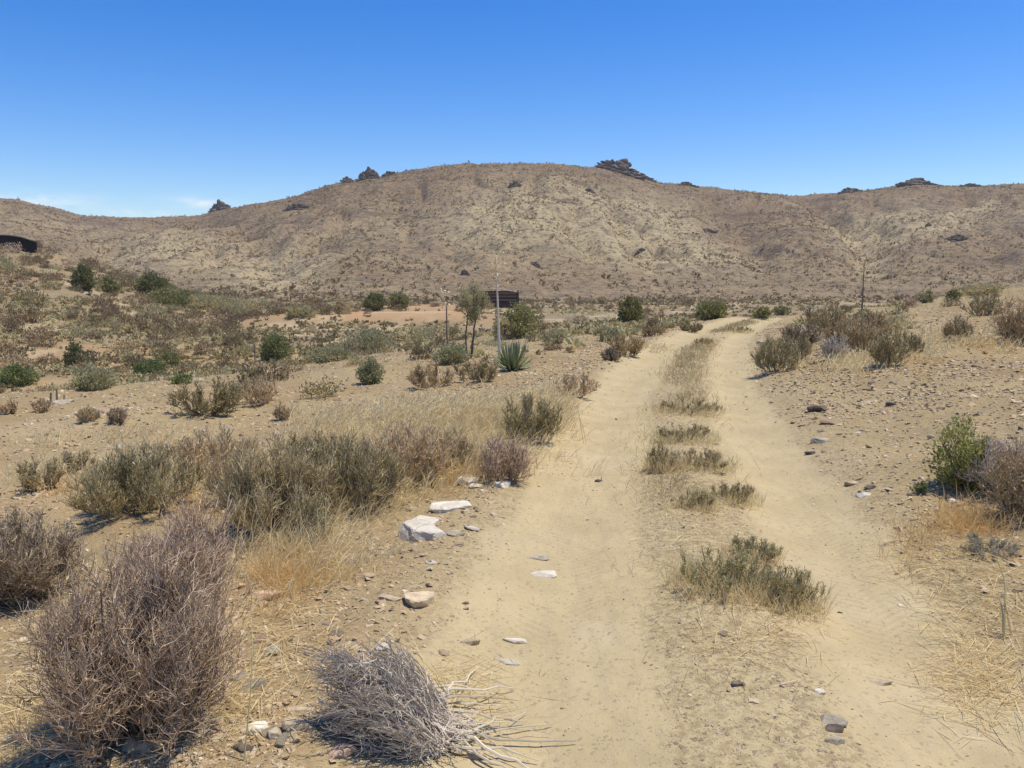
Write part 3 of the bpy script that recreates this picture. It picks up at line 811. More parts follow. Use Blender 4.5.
# ------------------------------------------------------------------ small random shrubs (individuals)
def proto_shrub(seed, mats, n, ln, wd, hh=0.75):
    r = np.random.default_rng(seed)
    P, v = dome_points(r, n, hh, 1.0, 0.35, 0.35)
    nc = 26
    C, cv = dome_points(r, nc, hh, 1.0, 0.4, 0.35)
    ci = r.integers(0, nc, n)
    P = C[ci] + r.normal(size=(n, 3)) * 0.10; P[:, 2] = np.abs(P[:, 2]) * 0.95
    dv = cv[ci] * 0.5 + np.array([0, 0, 0.8]) + 0.5 * r.normal(size=(n, 3))
    s = r.uniform(0.6, 1.3, n)
    V, q = leaves(P, dv, ln * s, wd * s, r)
    return make_mesh('shrub_crown', V, q, M[mats], np.repeat(r.random(nc)[ci] * 0.6 + 0.4 * r.random(n), 4))
protos = [proto_shrub(900 + k, m, 620, 0.105, 0.036, hh) for k, (m, hh) in enumerate(
    (('umber', 0.5), ('brown', 0.55), ('scrub', 0.6), ('olive', 0.5), ('umber', 0.45), ('sage', 0.5), ('purple', 0.5)))]

def clear_of(x, y, rad_):
    return np.all(np.hypot(PLA[:, 0] - x, PLA[:, 1] - y) > PLA[:, 2] * 0.8 + rad_ * 0.6)

def scatter(n, fx, labelgroup, cat, smin, smax, weights, seed):
    r = np.random.default_rng(seed)
    out = []; tries = 0
    while len(out) < n and tries < n * 60:
        tries += 1
        x, y = fx(r)
        s = r.uniform(smin, smax) * (1.35 if r.random() < 0.12 else 1)
        if abs(x - xr(np.array(y))) < 1.6 + s * 0.5: continue
        if not clear_of(x, y, s * 0.5): continue
        if any((x - a) ** 2 + (y - b) ** 2 < (0.42 * (s + c)) ** 2 for a, b, c in out): continue
        out.append((x, y, s))
    out.sort(key=lambda a: a[1])
    zz = H(np.array([a[0] for a in out]), np.array([a[1] for a in out]))
    for (x, y, s), z in zip(out, zz):
        k = r.choice(len(protos), p=weights)
        o = obj('low_shrub', protos[k], None, (x, y, z - 0.03 * s))
        o.rotation_euler = (0, 0, r.uniform(0, 6.28)); o.scale = (s, s * r.uniform(0.8, 1.2), s * r.uniform(0.7, 1.15))
        tag(o, labelgroup[0], cat, labelgroup[1])
    return out

def f_slope(r):
    px = r.uniform(-25, 330); y = math.sqrt(r.uniform(35 ** 2, 97 ** 2))
    lim = 330 if y > 60 else 250
    while px > lim: px = r.uniform(-25, lim)
    return (px - 512) / F * y, y
W1 = np.array([0.22, 0.18, 0.26, 0.1, 0.14, 0.04, 0.06])
sl = scatter(230, f_slope, ('low grey-brown shrub among the many look-alikes covering the left slope', 'low shrubs scattered over the left slope'), 'shrub', 0.9, 1.7, W1, 31)
def f_valley(r):
    px = r.uniform(290, 720); y = math.sqrt(r.uniform(30 ** 2, 115 ** 2)); return (px - 512) / F * y, y
va = scatter(95, f_valley, ('low dry shrub among its look-alikes on the valley floor below the hill', 'low dry shrubs on the valley floor'), 'shrub', 0.6, 1.4, W1, 32)
def f_right(r):
    px = r.uniform(790, 1060); y = math.sqrt(r.uniform(14 ** 2, 42 ** 2)); return (px - 512) / F * y, y
rt = scatter(14, f_right, ('low dry shrub on the stony plain right of the track', 'low dry shrubs right of the track'), 'shrub', 0.3, 0.75, W1, 33)
def f_left(r):
    px = r.uniform(-20, 560); y = math.sqrt(r.uniform(11 ** 2, 34 ** 2)); return (px - 512) / F * y, y
lf = scatter(40, f_left, ('low dry shrub on the bare flat left of the track', 'low dry shrubs left of the track'), 'shrub', 0.3, 0.75, W1, 34)

# ------------------------------------------------------------------ scrub that covers the hills (too many to count)
def scrub_cover(name, pts, sizes, per, mat, seed, label, leaf=0.42):
    r = np.random.default_rng(seed)
    n = len(pts)
    z = H(pts[:, 0], pts[:, 1])
    base = np.repeat(np.stack([pts[:, 0], pts[:, 1], z], 1), per, 0); s = np.repeat(sizes, per)
    v = norm(r.normal(size=(n * per, 3))); v[:, 2] = np.abs(v[:, 2])
    P = base + v * (s * r.uniform(0.1, 0.42, n * per))[:, None] * np.array([1, 1, 0.9])
    V, q = leaves(P - v * (0.1 * s)[:, None], v * 0.6 + 0.7 * r.normal(size=v.shape), s * leaf, s * leaf * 0.6, r)
    tn = np.repeat(np.clip(np.repeat(r.random(n), per) * 0.75 + 0.25 * r.random(n * per), 0, 1), 4)
    o = obj(name, make_mesh(name, V, q, M[mat], tn))
    tag(o, label, 'scrub', None, 'stuff')
    return o
def polar(n, a0, a1, r0, r1, seed):
    r = np.random.default_rng(seed)
    a = r.uniform(a0, a1, n); u = np.tan(np.radians(a)); y = np.sqrt(r.uniform(r0 ** 2, r1 ** 2, n))
    return np.stack([u * y, y], 1), r
pts, r_ = polar(85000, -40, 40, 112, 425, 51)
u_, y0_, y1_, t_ = hill_t(pts[:, 0], pts[:, 1])
dens = 0.18 + 0.5 * S(-0.2, 0.3, fbm(pts[:, 0] / 22, pts[:, 1] / 30, 15, 3)) + 0.5 * S(0.0, 0.35, fbm(pts[:, 0] / 7, pts[:, 1] / 9, 16, 3))
keep = (t_ < 1.03) & (r_.random(len(pts)) < dens)
pts = pts[keep]
scrub_cover('hill_scrub', pts, r_.uniform(0.4, 1.2, len(pts)) ** 1.6 * 1.0 * np.where(r_.random(len(pts)) < 0.05, 1.8, 1), 7, 'scrub', 52, 'sparse dry scrub speckling the brown hillsides')
pts, r_ = polar(12500, -38, 22, 33, 125, 53)
pxs = 512 + F * pts[:, 0] / pts[:, 1]
keep = ((pxs < 400) | (r_.random(len(pxs)) < 0.55)) & (pxs < 860) & (np.abs(pts[:, 0] - xr(pts[:, 1])) > 2.5) & (orange_mask(pts[:, 0], pts[:, 1]) < 0.4 + 0.5 * r_.random(len(pts)))
keep &= S(-0.45, 0.0, fbm(pts[:, 0] / 5, pts[:, 1] / 8, 29, 3)) > r_.random(len(pts))
pts = pts[keep]
scrub_cover('slope_scrub', pts, r_.uniform(0.25, 0.8, len(pts)), 26, 'scrub', 54, 'small dry undergrowth between the shrubs of the valley and left slope', leaf=0.26)

pts, r_ = polar(15000, -34, 26, 15, 62, 57)
k = (S(-0.25, 0.25, fbm(pts[:, 0] / 6, pts[:, 1] / 6, 27, 3)) * S(13, 32, pts[:, 1]) > r_.random(len(pts))) & (np.abs(pts[:, 0] - xr(pts[:, 1])) > 2.2) & (orange_mask(pts[:, 0], pts[:, 1]) < 0.35)
pts = pts[k]; hf = r_.random(len(pts))
scrub_cover('valley_scrub', pts[hf < 0.5], r_.uniform(0.18, 0.5, (hf < 0.5).sum()), 20, 'dust', 58, 'low grey-green undergrowth filling the valley floor')
scrub_cover('dry_scrub', pts[hf >= 0.5], r_.uniform(0.18, 0.5, (hf >= 0.5).sum()), 20, 'brown', 59, 'low brown undergrowth filling the valley floor')

# ------------------------------------------------------------------ grass
def grass(name, P, ln, wd, dirv, droop, mat, seed, label, kindcat='grass'):
    r = np.random.default_rng(seed)
    V, q = blades(P, dirv, ln, wd, droop, r)
    o = obj(name, make_mesh(name, V, q, M[mat], np.repeat(r.random(len(P)), 5)))
    tag(o, label, kindcat, None, 'stuff'); return o

def img_scatter(poly, n, seed, clump=None):
    """points on the ground seen inside patches (px,row,rx,ry,weight) of ground"""
    r = np.random.default_rng(seed)
    pts = []
    wts = np.array([p[4] for p in poly], float); wts /= wts.sum()
    for (px, row, rx, ry, w), k in zip(poly, r.multinomial(n, wts)):
        c, _ = hit(px, row)
        e, _ = hit(px + rx, row); f, _ = hit(px, row - ry); g, _ = hit(px, row + ry)
        ax = e - c; ay = (f - g) / 2
        m = max(3, int(k // 26)) if clump else k
        cc = r.normal(size=(m, 2)) * 0.55
        if clump:
            ii = r.integers(0, m, k); ab = cc[ii]
            off = r.normal(size=(k, 2)) * clump
        else:
            ab = cc; off = np.zeros((k, 2))
        q = c[None, :2] + ab[:, :1] * ax[None, :2] + ab[:, 1:] * ay[None, :2] + off
        pts.append(q)
    q = np.concatenate(pts)
    return np.column_stack([q, H(q[:, 0], q[:, 1])])

r_ = np.random.default_rng(61)
# pale feathery band on the left verge
P = img_scatter([(300, 560, 60, 28, 1.0), (410, 470, 70, 24, 2.2), (470, 440, 60, 22, 2.6), (520, 420, 40, 18, 1.6), (440, 425, 80, 14, 1.4), (545, 410, 22, 12, .6), (330, 440, 50, 14, .6), (400, 415, 60, 10, .8), (350, 425, 60, 12, .5), (850, 362, 50, 7, .7), (900, 352, 40, 7, .5), (965, 342, 50, 7, .5), (640, 350, 30, 6, .3), (330, 500, 60, 22, 1.6), (200, 480, 60, 20, .7), (60, 470, 60, 14, .3), (130, 440, 80, 10, .3)], 22000, 62, 0.09)
n = len(P); dd = np.hypot(P[:, 0], P[:, 1])
grass('pale_grass', P, 0.1 + 0.36 * r_.random(n) ** 1.5, np.maximum(0.003, 0.00062 * dd) * r_.uniform(0.7, 1.5, n), upright(n, r_, 0.42, (0.4, 0.05)), r_.uniform(0.2, 1.3, n), 'straw', 63, 'pale feathery dry grass along the left verge of the track')
# feathery seed heads nodding over the pale band
P = img_scatter([(500, 424, 34, 9, 2.0), (455, 430, 50, 10, 1.6), (530, 414, 24, 8, 1.2), (400, 440, 50, 10, .8)], 3400, 72, 0.12)
n = len(P); P[:, 2] += r_.uniform(0.10, 0.34, n)
grass('grass_heads', P, r_.uniform(0.05, 0.12, n), r_.uniform(0.005, 0.009, n), upright(n, r_, 0.45, (0.6, 0.1)), r_.uniform(0.5, 1.4, n), 'straw', 73, 'cream feathery seed heads over the pale grass at the left edge of the track')
# golden stalks
P = img_scatter([(285, 585, 38, 26, 2.2), (440, 480, 45, 14, 1.5), (500, 470, 30, 10, 0.8), (215, 500, 40, 20, .8), (245, 480, 20, 14, .5), (940, 535, 40, 20, 1.0), (975, 530, 30, 14, 1), (985, 345, 40, 8, .7), (905, 360, 30, 7, .5), (60, 490, 40, 10, .25), (620, 348, 40, 5, .3)], 5600, 64, 0.08)
n = len(P); dd = np.hypot(P[:, 0], P[:, 1])
grass('golden_grass', P, 0.05 + 0.25 * r_.random(n) ** 1.4, np.maximum(0.002, 0.0005 * dd) * r_.uniform(0.7, 1.3, n), upright(n, r_, 0.45), r_.uniform(0.2, 1.2, n), 'gold', 65, 'golden dry grass stalks in patches beside the track')
# sparse grass on the middle strip and verges
yy = 2.6 + 34 * r_.random(30000) ** 1.3
xx = xr(yy) + r_.normal(size=len(yy)) * 0.21
k = S(-0.25, 0.3, fbm(xx / 0.9, yy / 1.2, 18, 3)) > r_.random(len(yy))
k &= ((yy > 4.2) | (r_.random(len(yy)) < 0.12)) & ((yy < 11) | (r_.random(len(yy)) < 0.45))
xx, yy = xx[k], yy[k]
P = np.column_stack([xx, yy, H(xx, yy)]); n = len(P)
grass('strip_grass', P, r_.uniform(0.05, 0.16, n), np.maximum(0.002, 0.0005 * yy) * r_.uniform(0.7, 1.3, n), upright(n, r_, 0.6), r_.uniform(0.2, 1, n), 'dryolive', 67, 'short dry grass growing on the middle strip of the track')
# lying straw and twig litter
P1_ = img_scatter([(990, 610, 60, 60, 2.2), (950, 560, 60, 30, 1.4), (985, 680, 50, 40, 1.2), (60, 640, 60, 60, 1.0), (30, 720, 60, 40, 1), (220, 700, 60, 40, 1.2), (290, 640, 60, 40, 1), (450, 690, 60, 40, .5), (700, 520, 40, 40, .5), (760, 640, 60, 20, .4), (560, 440, 30, 20, .5)], 5200, 68)
n = len(P1_)
az = r_.uniform(0, 6.28, n)
dv = np.stack([np.cos(az), np.sin(az), r_.uniform(0.0, 0.3, n)], 1)
P1_[:, 2] += 0.006
grass('straw_litter', P1_, r_.uniform(0.04, 0.24, n), r_.uniform(0.0015, 0.0035, n), dv, r_.uniform(0, 0.2, n), 'straw', 69, 'fallen straw and bits of twig lying on the stony ground', 'litter')
# yellowish grass seen farther off
yy = np.sqrt(r_.uniform(14 ** 2, 95 ** 2, 70000)); pxx = r_.uniform(-20, 1050, len(yy)); xx = (pxx - 512) / F * yy
k = (S(0.05, 0.4, fbm(xx / 5, yy / 5, 19, 3)) > r_.random(len(yy))) & (np.abs(xx - xr(yy)) > 1.7) & (orange_mask(xx, yy) < 0.3)
xx, yy = xx[k], yy[k]; P = np.column_stack([xx, yy, H(xx, yy)]); n = len(P)
grass('valley_grass', P, r_.uniform(0.12, 0.35, n), np.maximum(0.004, 0.0006 * yy), upright(n, r_, 0.35), r_.uniform(0.1, 0.9, n), 'straw', 71, 'thin dry grass in the valley and on the right plain')

# ------------------------------------------------------------------ gravel and stones
def chips(P, s, seed):
    r = np.random.default_rng(seed); n = len(P)
    c = np.array([[-1, -1, -1], [1, -1, -1], [1, 1, -1], [-1, 1, -1], [-1, -1, 1], [1, -1, 1], [1, 1, 1], [-1, 1, 1]], float)
    sc = np.stack([s * r.uniform(0.6, 1.3, n), s * r.uniform(0.45, 0.9, n), s * r.uniform(0.12, 0.34, n)], 1) * 0.5
    v = c[None] + r.uniform(-0.45, 0.45, (n, 8, 3)); v[:, 4:, :2] *= 0.72
    v = v * sc[:, None]
    az = r.uniform(0, 6.28, n); ca, sa = np.cos(az)[:, None], np.sin(az)[:, None]
    tl = r.normal(size=(n, 2)) * 0.25
    x = v[..., 0] * ca - v[..., 1] * sa; y = v[..., 0] * sa + v[..., 1] * ca
    z = v[..., 2] + x * tl[:, :1] + y * tl[:, 1:]
    V = np.stack([x, y, z], -1) + P[:, None] + np.array([0, 0, 0.12]) * s[:, None, None]
    f = np.array([[0, 3, 2, 1], [4, 5, 6, 7], [0, 1, 5, 4], [1, 2, 6, 5], [2, 3, 7, 6], [3, 0, 4, 7]])
    q = (np.arange(n)[:, None, None] * 8 + f[None]).reshape(-1, 4)
    return V.reshape(-1, 3), q, np.repeat(r.random(n), 8)

def gravel():
    r = np.random.default_rng(81)
    n = 230000
    a = np.radians(r.uniform(-39, 39, n)); rr = 1.3 * (34 / 1.3) ** r.random(n)
    x = rr * np.sin(a); y = rr * np.cos(a); d = x - xr(y)
    on = np.maximum(np.exp(-((d + 0.78) / 0.52) ** 4), np.exp(-((d - 0.74) / 0.42) ** 4))
    w = 0.30 + 0.7 * S(1.0, 1.8, d) * (1 - S(5, 14, d)) + 0.45 * S(-1.15, -1.6, d) * (1 - S(2.0, 3.2, -d)) + 0.25 * S(-0.1, 0.5, fbm(x / 1.3, y / 1.3, 77, 3))
    w = np.clip(w, 0, 1) * (1 - 0.9 * on) * (0.35 + 0.75 * S(-0.25, 0.3, fbm(x / 1.1, y / 1.1, 78, 4)))
    k = r.random(n) < w
    x, y, rr = x[k], y[k], rr[k]
    strip = np.exp(-(d / 0.55) ** 4)
    s = np.minimum((0.0023 - 0.0009 * strip[k] - 0.0009 * on[k]) * rr ** 0.75 * np.exp(r.normal(size=len(x)) * 0.6) * 1.5 + 0.0025, 0.06)
    P = np.column_stack([x, y, H(x, y)])
    V, q, tn = chips(P, s, 82)
    o = obj('gravel', make_mesh('gravel', V, q, M['gravel'], tn)); tag(o, 'loose gravel and stone chips strewn over the dry ground', 'gravel', None, 'stuff')
gravel()

_ico = None
def ico(sub):
    import bmesh
    bm = bmesh.new(); bmesh.ops.create_icosphere(bm, subdivisions=sub, radius=1.0)
    V = np.array([v.co[:] for v in bm.verts]); Fc = np.array([[v.index for v in f.verts] for f in bm.faces]); bm.free()
    return V, Fc
ICO3 = ico(4); ICO2 = ico(3)

def rock_mesh(seed, sx, sy, sz, mat, nplanes=13, hi=True, rough=0.05):
    r = np.random.default_rng(seed)
    V, Fc = ICO3 if hi else ICO2
    n = norm(r.normal(size=(nplanes, 3))); dd = r.uniform(0.55, 0.95, nplanes)
    n = np.concatenate([n, [[0.05, 0.02, 1.0]]]); dd = np.append(dd, r.uniform(0.5, 0.75))
    dots = V @ n.T
    rr = np.where(dots > 0.08, dd / np.maximum(dots, 0.08), 9).min(1)
    rr = np.minimum(rr, 1.15)
    s = r.uniform(0, 50)
    nz = fbm(V[:, 0] * 2.2 + s + V[:, 2], V[:, 1] * 2.2 - V[:, 2] * 1.4, seed % 97, 4)
    rr = rr * (1 + rough * nz * 2)
    P = V * rr[:, None] * np.array([sx, sy, sz])
    return make_mesh('rock', P, Fc, M[mat], smooth=False)

# px, row(centre of foot), width px, height px, material, label
RK = [
 (424, 540, 50, 26, 'rock_white', 'largest white quartz rock beside the left wheel rut'),
 (447, 512, 30, 15, 'rock_white', 'rounded white rock just behind the largest one'),
 (427, 524, 22, 9, 'rock_white', 'flat white stone wedged between the two big white rocks'),
 (470, 484, 20, 14, 'rock_white', 'tilted pale stone left of the small purple-brown shrub'),
 (501, 487, 17, 8, 'rock_white', 'small white stone at the foot of the small purple-brown shrub'),
 (477, 487, 11, 5, 'rock_white', 'tiny white stone below the tilted pale one'),
 (472, 530, 15, 6, 'rock_white', 'small pale flat stone right of the largest white rock'),
 (455, 535, 18, 6, 'rock_grey', 'small grey flat stone at the right foot of the largest white rock'),
 (420, 606, 28, 20, 'rock_tan', 'blocky tan stone below the white rocks'),
 (389, 600, 18, 7, 'rock_tan', 'thin tan slab left of the blocky tan stone'),
 (362, 578, 16, 7, 'rock_tan', 'small tan slab on the left verge above the thin tan one'),
 (547, 576, 21, 7, 'rock_white', 'flat whitish stone lying in the left wheel rut'),
 (537, 559, 18, 4, 'rock_grey', 'thin dark grey stone lying in the left wheel rut'),
 (515, 643, 16, 7, 'rock_white', 'pale flat stone in the left rut, upper of two'),
 (507, 664, 19, 7, 'rock_white', 'pale flat stone in the left rut, lower of two'),
 (598, 482, 6, 4, 'rock_dark', 'single dark pebble in the left wheel rut'),
 (300, 732, 27, 20, 'rock_tan', 'squarish tan stone left of the fallen dead bush'),
 (259, 732, 18, 13, 'rock_white', 'cream stone left of the squarish tan stone'),
 (274, 738, 15, 15, 'rock_grey', 'blue-grey stone between the cream and squarish stones'),
 (340, 757, 24, 16, 'rock_pink', 'reddish stone at the bottom edge in front of the fallen dead bush'),
 (243, 752, 20, 10, 'rock_dark', 'dark brown stone at the bottom left beside a straw stalk'),
 (295, 712, 20, 8, 'rock_tan', 'thin stone tucked under the left side of the fallen dead bush'),
 (473, 757, 18, 10, 'rock_tan', 'pale stone at the bottom edge under the bare roots'),
 (140, 750, 26, 18, 'rock_tan', 'tan stone at the front foot of the largest shrub'),
 (833, 724, 22, 15, 'rock_grey', 'rounded grey stone on the gravelly strip at bottom right'),
 (835, 732, 20, 6, 'rock_dark', 'thin reddish-dark stone under the rounded grey one'),
 (836, 744, 13, 10, 'rock_grey', 'small grey stone below the thin reddish-dark one'),
 (738, 686, 11, 8, 'rock_dark', 'dark square stone on the gravelly middle strip'),
 (723, 636, 10, 7, 'rock_dark', 'dark pebble just below the nearest grass clump'),
 (820, 694, 10, 7, 'rock_white', 'small white stone on the gravelly strip above the grey ones'),
 (877, 684, 26, 6, 'rock_tan', 'long pale stone beside the right wheel rut'),
 (821, 411, 15, 11, 'rock_dark', 'dark grey blocky stone on the right bank'),
 (832, 424, 13, 6, 'rock_pink', 'reddish flat stone below the dark grey blocky one'),
 (822, 442, 13, 8, 'rock_grey', 'light grey stone on the right bank nearer the rut'),
 (812, 454, 9, 5, 'rock_dark', 'small brown stone at the edge of the right rut'),
 (893, 406, 9, 7, 'rock_dark', 'small dark stone farther up the right bank'),
 (870, 489, 8, 7, 'rock_dark', 'black little stone left of the tiny green sprout'),
 (854, 484, 13, 5, 'rock_tan', 'thin tan stone left of the black little stone'),
 (866, 496, 10, 5, 'rock_white', 'small whitish stone below the black little stone'),
 (955, 502, 8, 4, 'rock_white', 'small white stone under the flowering green bush'),
 (988, 345, 7, 4, 'rock_white', 'white stone with dark underside on the right plain'),
 (762, 343, 7, 6, 'rock_white', 'pale round stone at the far edge of the right rut'),
 (735, 306, 4, 5, 'rock_tan', 'pale upright stone beyond the end of the track'),
 (198, 382, 9, 7, 'rock_grey', 'pale grey boulder in the valley, right of fresh green growth'),
 (60, 404, 16, 6, 'rock_grey', 'pale stone heap beside the three dead stumps'),
 (107, 348, 6, 5, 'rock_white', 'white rock at the foot of the left slope, left of two'),
 (120, 349, 6, 5, 'rock_white', 'white rock at the foot of the left slope, right of two'),
 (540, 388, 6, 4, 'rock_white', 'pale stone near the pale grass band and the far rut'),
 (105, 412, 16, 4, 'rock_pink', 'flat pinkish stone between the two small shrubs on the bare flat'),
 (348, 560, 14, 8, 'rock_tan', 'tan stone at the edge of the golden stalks'),
 (265, 600, 22, 15, 'rock_pink', 'pinkish rock in the straw at the foot of the grey thicket'),
]
RA = []
for i, (px, row, wp, hp, mat, label) in enumerate(RK):
    p, t = hit(px, row)
    pm = float(np.dot(p - CAM, FW)) / F
    w = wp * pm
    # a rock is seen from above at a slant: split the pixel height between depth and rise
    sl = (CAM[2] - p[2]) / np.linalg.norm(p - CAM)
    hgt = hp * pm * 0.62; dep = np.clip((hp * pm - hgt * 0.75) / max(sl, 0.12), 0.5 * w, 1.1 * w)
    me = rock_mesh(300 + i, w * 0.72, dep * 0.66, hgt * 0.95, mat, hi=wp > 12)
    o = obj('rock', me, None, (p[0], p[1] + dep * 0.3, float(H(p[:1], p[1:2] + dep * 0.3)[0]) + hgt * 0.05))
    o.rotation_euler = (R.uniform(-.12, .12), R.uniform(-.12, .12), R.uniform(-0.25, 0.25))
    tag(o, label, 'rock')
    RA.append((p[0], p[1]))

# loose stones lying about, one object each
stone_protos = [rock_mesh(500 + k, 0.5, 0.36, 0.22, m, 11, False) for k, m in enumerate(('rock_tan', 'rock_pink', 'rock_grey', 'rock_tan', 'rock_dark', 'rock_tan', 'rock_white'))]
def stones(n, fn, label, group, s0, s1, seed):
    r = np.random.default_rng(seed)
    for k in range(n):
        x, y = fn(r)
        z = float(H(np.array([x]), np.array([y]))[0])
        s = s0 * (s1 / s0) ** (r.random() ** 1.6)
        o = obj('loose_stone', stone_protos[r.choice(7, p=[.24, .13, .18, .2, .08, .14, .03])], None, (x, y, z + 0.02 * s))
        o.scale = (s, s * r.uniform(0.8, 1.3), s * r.uniform(0.6, 1.3)); o.rotation_euler = (r.normal() * .15, r.normal() * .15, r.uniform(0, 6.28))
        tag(o, label, 'stone', group)
def f_rb(r):
    y = 4.5 + 20 * r.random() ** 1.4; return float(xr(np.array(y))) + 1.35 + abs(r.normal()) * 1.6 * (0.5 + y / 14), y
stones(110, f_rb, 'loose angular stone among many alike on the stony bank right of the track', 'loose stones on the right bank', 0.05, 0.14, 91)
def f_lv(r):
    y = 2.6 + 9 * r.random() ** 1.2; return float(xr(np.array(y))) - 1.35 - abs(r.normal()) * 0.45 * (0.7 + y / 6), y
stones(75, f_lv, 'loose stone among many alike on the left verge of the track', 'loose stones on the left verge', 0.03, 0.09, 92)
def f_lf(r):
    px = r.uniform(-10, 520); y = math.sqrt(r.uniform(9 ** 2, 24 ** 2)); return (px - 512) / F * y, y
stones(70, f_lf, 'loose stone among many alike on the bare flat left of the track', 'loose stones on the bare flat', 0.06, 0.16, 93)

def f_fg(r):
    p, _ = hit(r.uniform(175, 470), r.uniform(600, 766)); return p[0], p[1]
stones(45, f_fg, 'loose stone among many alike in the left foreground around the dead bush', 'loose stones in the left foreground', 0.04, 0.10, 94)

# ------------------------------------------------------------------ rock outcrops on the hills
def outcrop(px, row, wp, hp, label, nb, seed, name='rock_outcrop', on_ridge=False, mat='rock_hill', prof=None):
    r = np.random.default_rng(seed)
    if on_ridge:
        u = (px - 512) / F
        y1 = float(smooth_interp(np.array([u]), ug(RID[:, 0]), RID[:, 1], 0.03)[0]) - 3
        p = at_depth(px, y1)
    else:
        p, _ = hit(px, row)
    pm = p[1] / F
    W, Hh = wp * pm, hp * pm
    Vs, Fs, o0 = [], [], 0
    V, Fc = ICO2
    nb = int(nb * 2)
    pf = prof or [(0, .35), (.2, .7), (.45, 1), (.7, .75), (1, .25)]
    pa = np.array([a for a, b in pf]); pb = np.array([b for a, b in pf])
    for k in range(nb):
        f = (k + r.random()) / nb
        top = Hh * float(np.interp(f, pa, pb)) * r.uniform(0.8, 1.0)
        cx = (f - 0.5) * W * 0.9
        for lev, wide in ((0.0, 1.35), (0.38, 1.1), (0.74, 0.85)):
            n = norm(r.normal(size=(9, 3)) * np.array([1, 1, 1.6])); dd = r.uniform(0.55, 0.95, 9)
            rr = np.minimum(np.where(V @ n.T > 0.08, dd / np.maximum(V @ n.T, 0.08), 9).min(1), 1.1)
            s = np.array([W * r.uniform(0.09, 0.16) * wide, W * r.uniform(0.09, 0.16) * wide, max(top * r.uniform(0.24, 0.36), 0.25)])
            Pq = V * rr[:, None] * s
            Pq = Pq + (fbm(V[:, 0] * 3 + k, V[:, 1] * 3 + 2 * V[:, 2], k, 3) * 0.18)[:, None] * s * V
            tl = 0.10 + r.normal() * 0.10
            Pq = np.stack([Pq[:, 0], Pq[:, 1], Pq[:, 2] - tl * Pq[:, 0]], 1)
            ox = cx + r.normal() * W * 0.02
            cy = -(1 - lev) * W * 0.08 + r.normal() * W * 0.015
            gz = float(H(np.array([p[0] + ox]), np.array([p[1] + cy]))[0]) - p[2]
            Vs.append(Pq + np.array([ox, cy, gz + top * lev])); Fs.append(Fc + o0); o0 += len(V)
    o = obj(name, make_mesh(name, np.concatenate(Vs), np.concatenate(Fs), M[mat]), None, p)
    tag(o, label, 'rock outcrop')
OC = [(617, 170, 44, 13, 'largest dark rock outcrop crowning the hilltop right of centre', 7, True),
      (640, 180, 24, 5, 'string of dark rocks running down right from the largest outcrop', 6, True),
      (373, 182, 20, 10, 'dark rounded crag on the left shoulder of the hill', 5, True),
      (351, 184, 12, 6, 'small dark crag left of the rounded one on the hill shoulder', 4, True),
      (392, 181, 14, 4, 'low ragged rocks right of the rounded crag on the hill shoulder', 4, True),
      (226, 216, 20, 9, 'lone dark crag low on the left ridge', 4, True),
      (906, 190, 34, 6, 'dark low rock band on the right ridge top', 7, True),
      (842, 196, 24, 4, 'thin rock band on the ridge left of the dark right band', 5, True),
      (960, 188, 20, 3, 'thin rocks on the skyline near the right edge', 4, True),
      (684, 188, 18, 3, 'thin rocks on the sloping skyline right of the hilltop', 4, True),
      (515, 186, 16, 6, 'dark brown rocks just under the flat hilltop', 5, False),
      (298, 209, 34, 7, 'ragged rock ledge below the left shoulder of the hill', 7, False),
      (590, 192, 12, 4, 'small dark ledge under the largest hilltop outcrop', 4, False),
      (465, 275, 12, 6, 'reddish dark rocks low on the hill above the shed', 4, False),
      (537, 267, 16, 5, 'dark ledge low on the hill right of the shed', 4, False),
      (640, 252, 14, 4, 'short dark ledge in the pale middle of the hill', 4, False),
      (710, 232, 20, 3, 'long thin dark ledge on the right part of the hill', 5, False),
      (955, 240, 26, 6, 'scattered dark rocks on the right hill below the pale strip', 6, False),
      (928, 226, 8, 3, 'small reddish rock in the pale patch of the right hill', 3, False)]
for i, (px, row, wp, hp, lab, nb, rg) in enumerate(OC):
    outcrop(px, row, wp * (1 if rg else 0.75), hp * (1.15 if rg else 1.0), lab, nb, 700 + i, on_ridge=rg, mat='rock_hill' if rg else 'rock_ledge', prof=[(0, .3), (.25, .55), (.5, .95), (.62, 1), (.68, .6), (.85, .4), (1, .15)] if i == 0 else None)

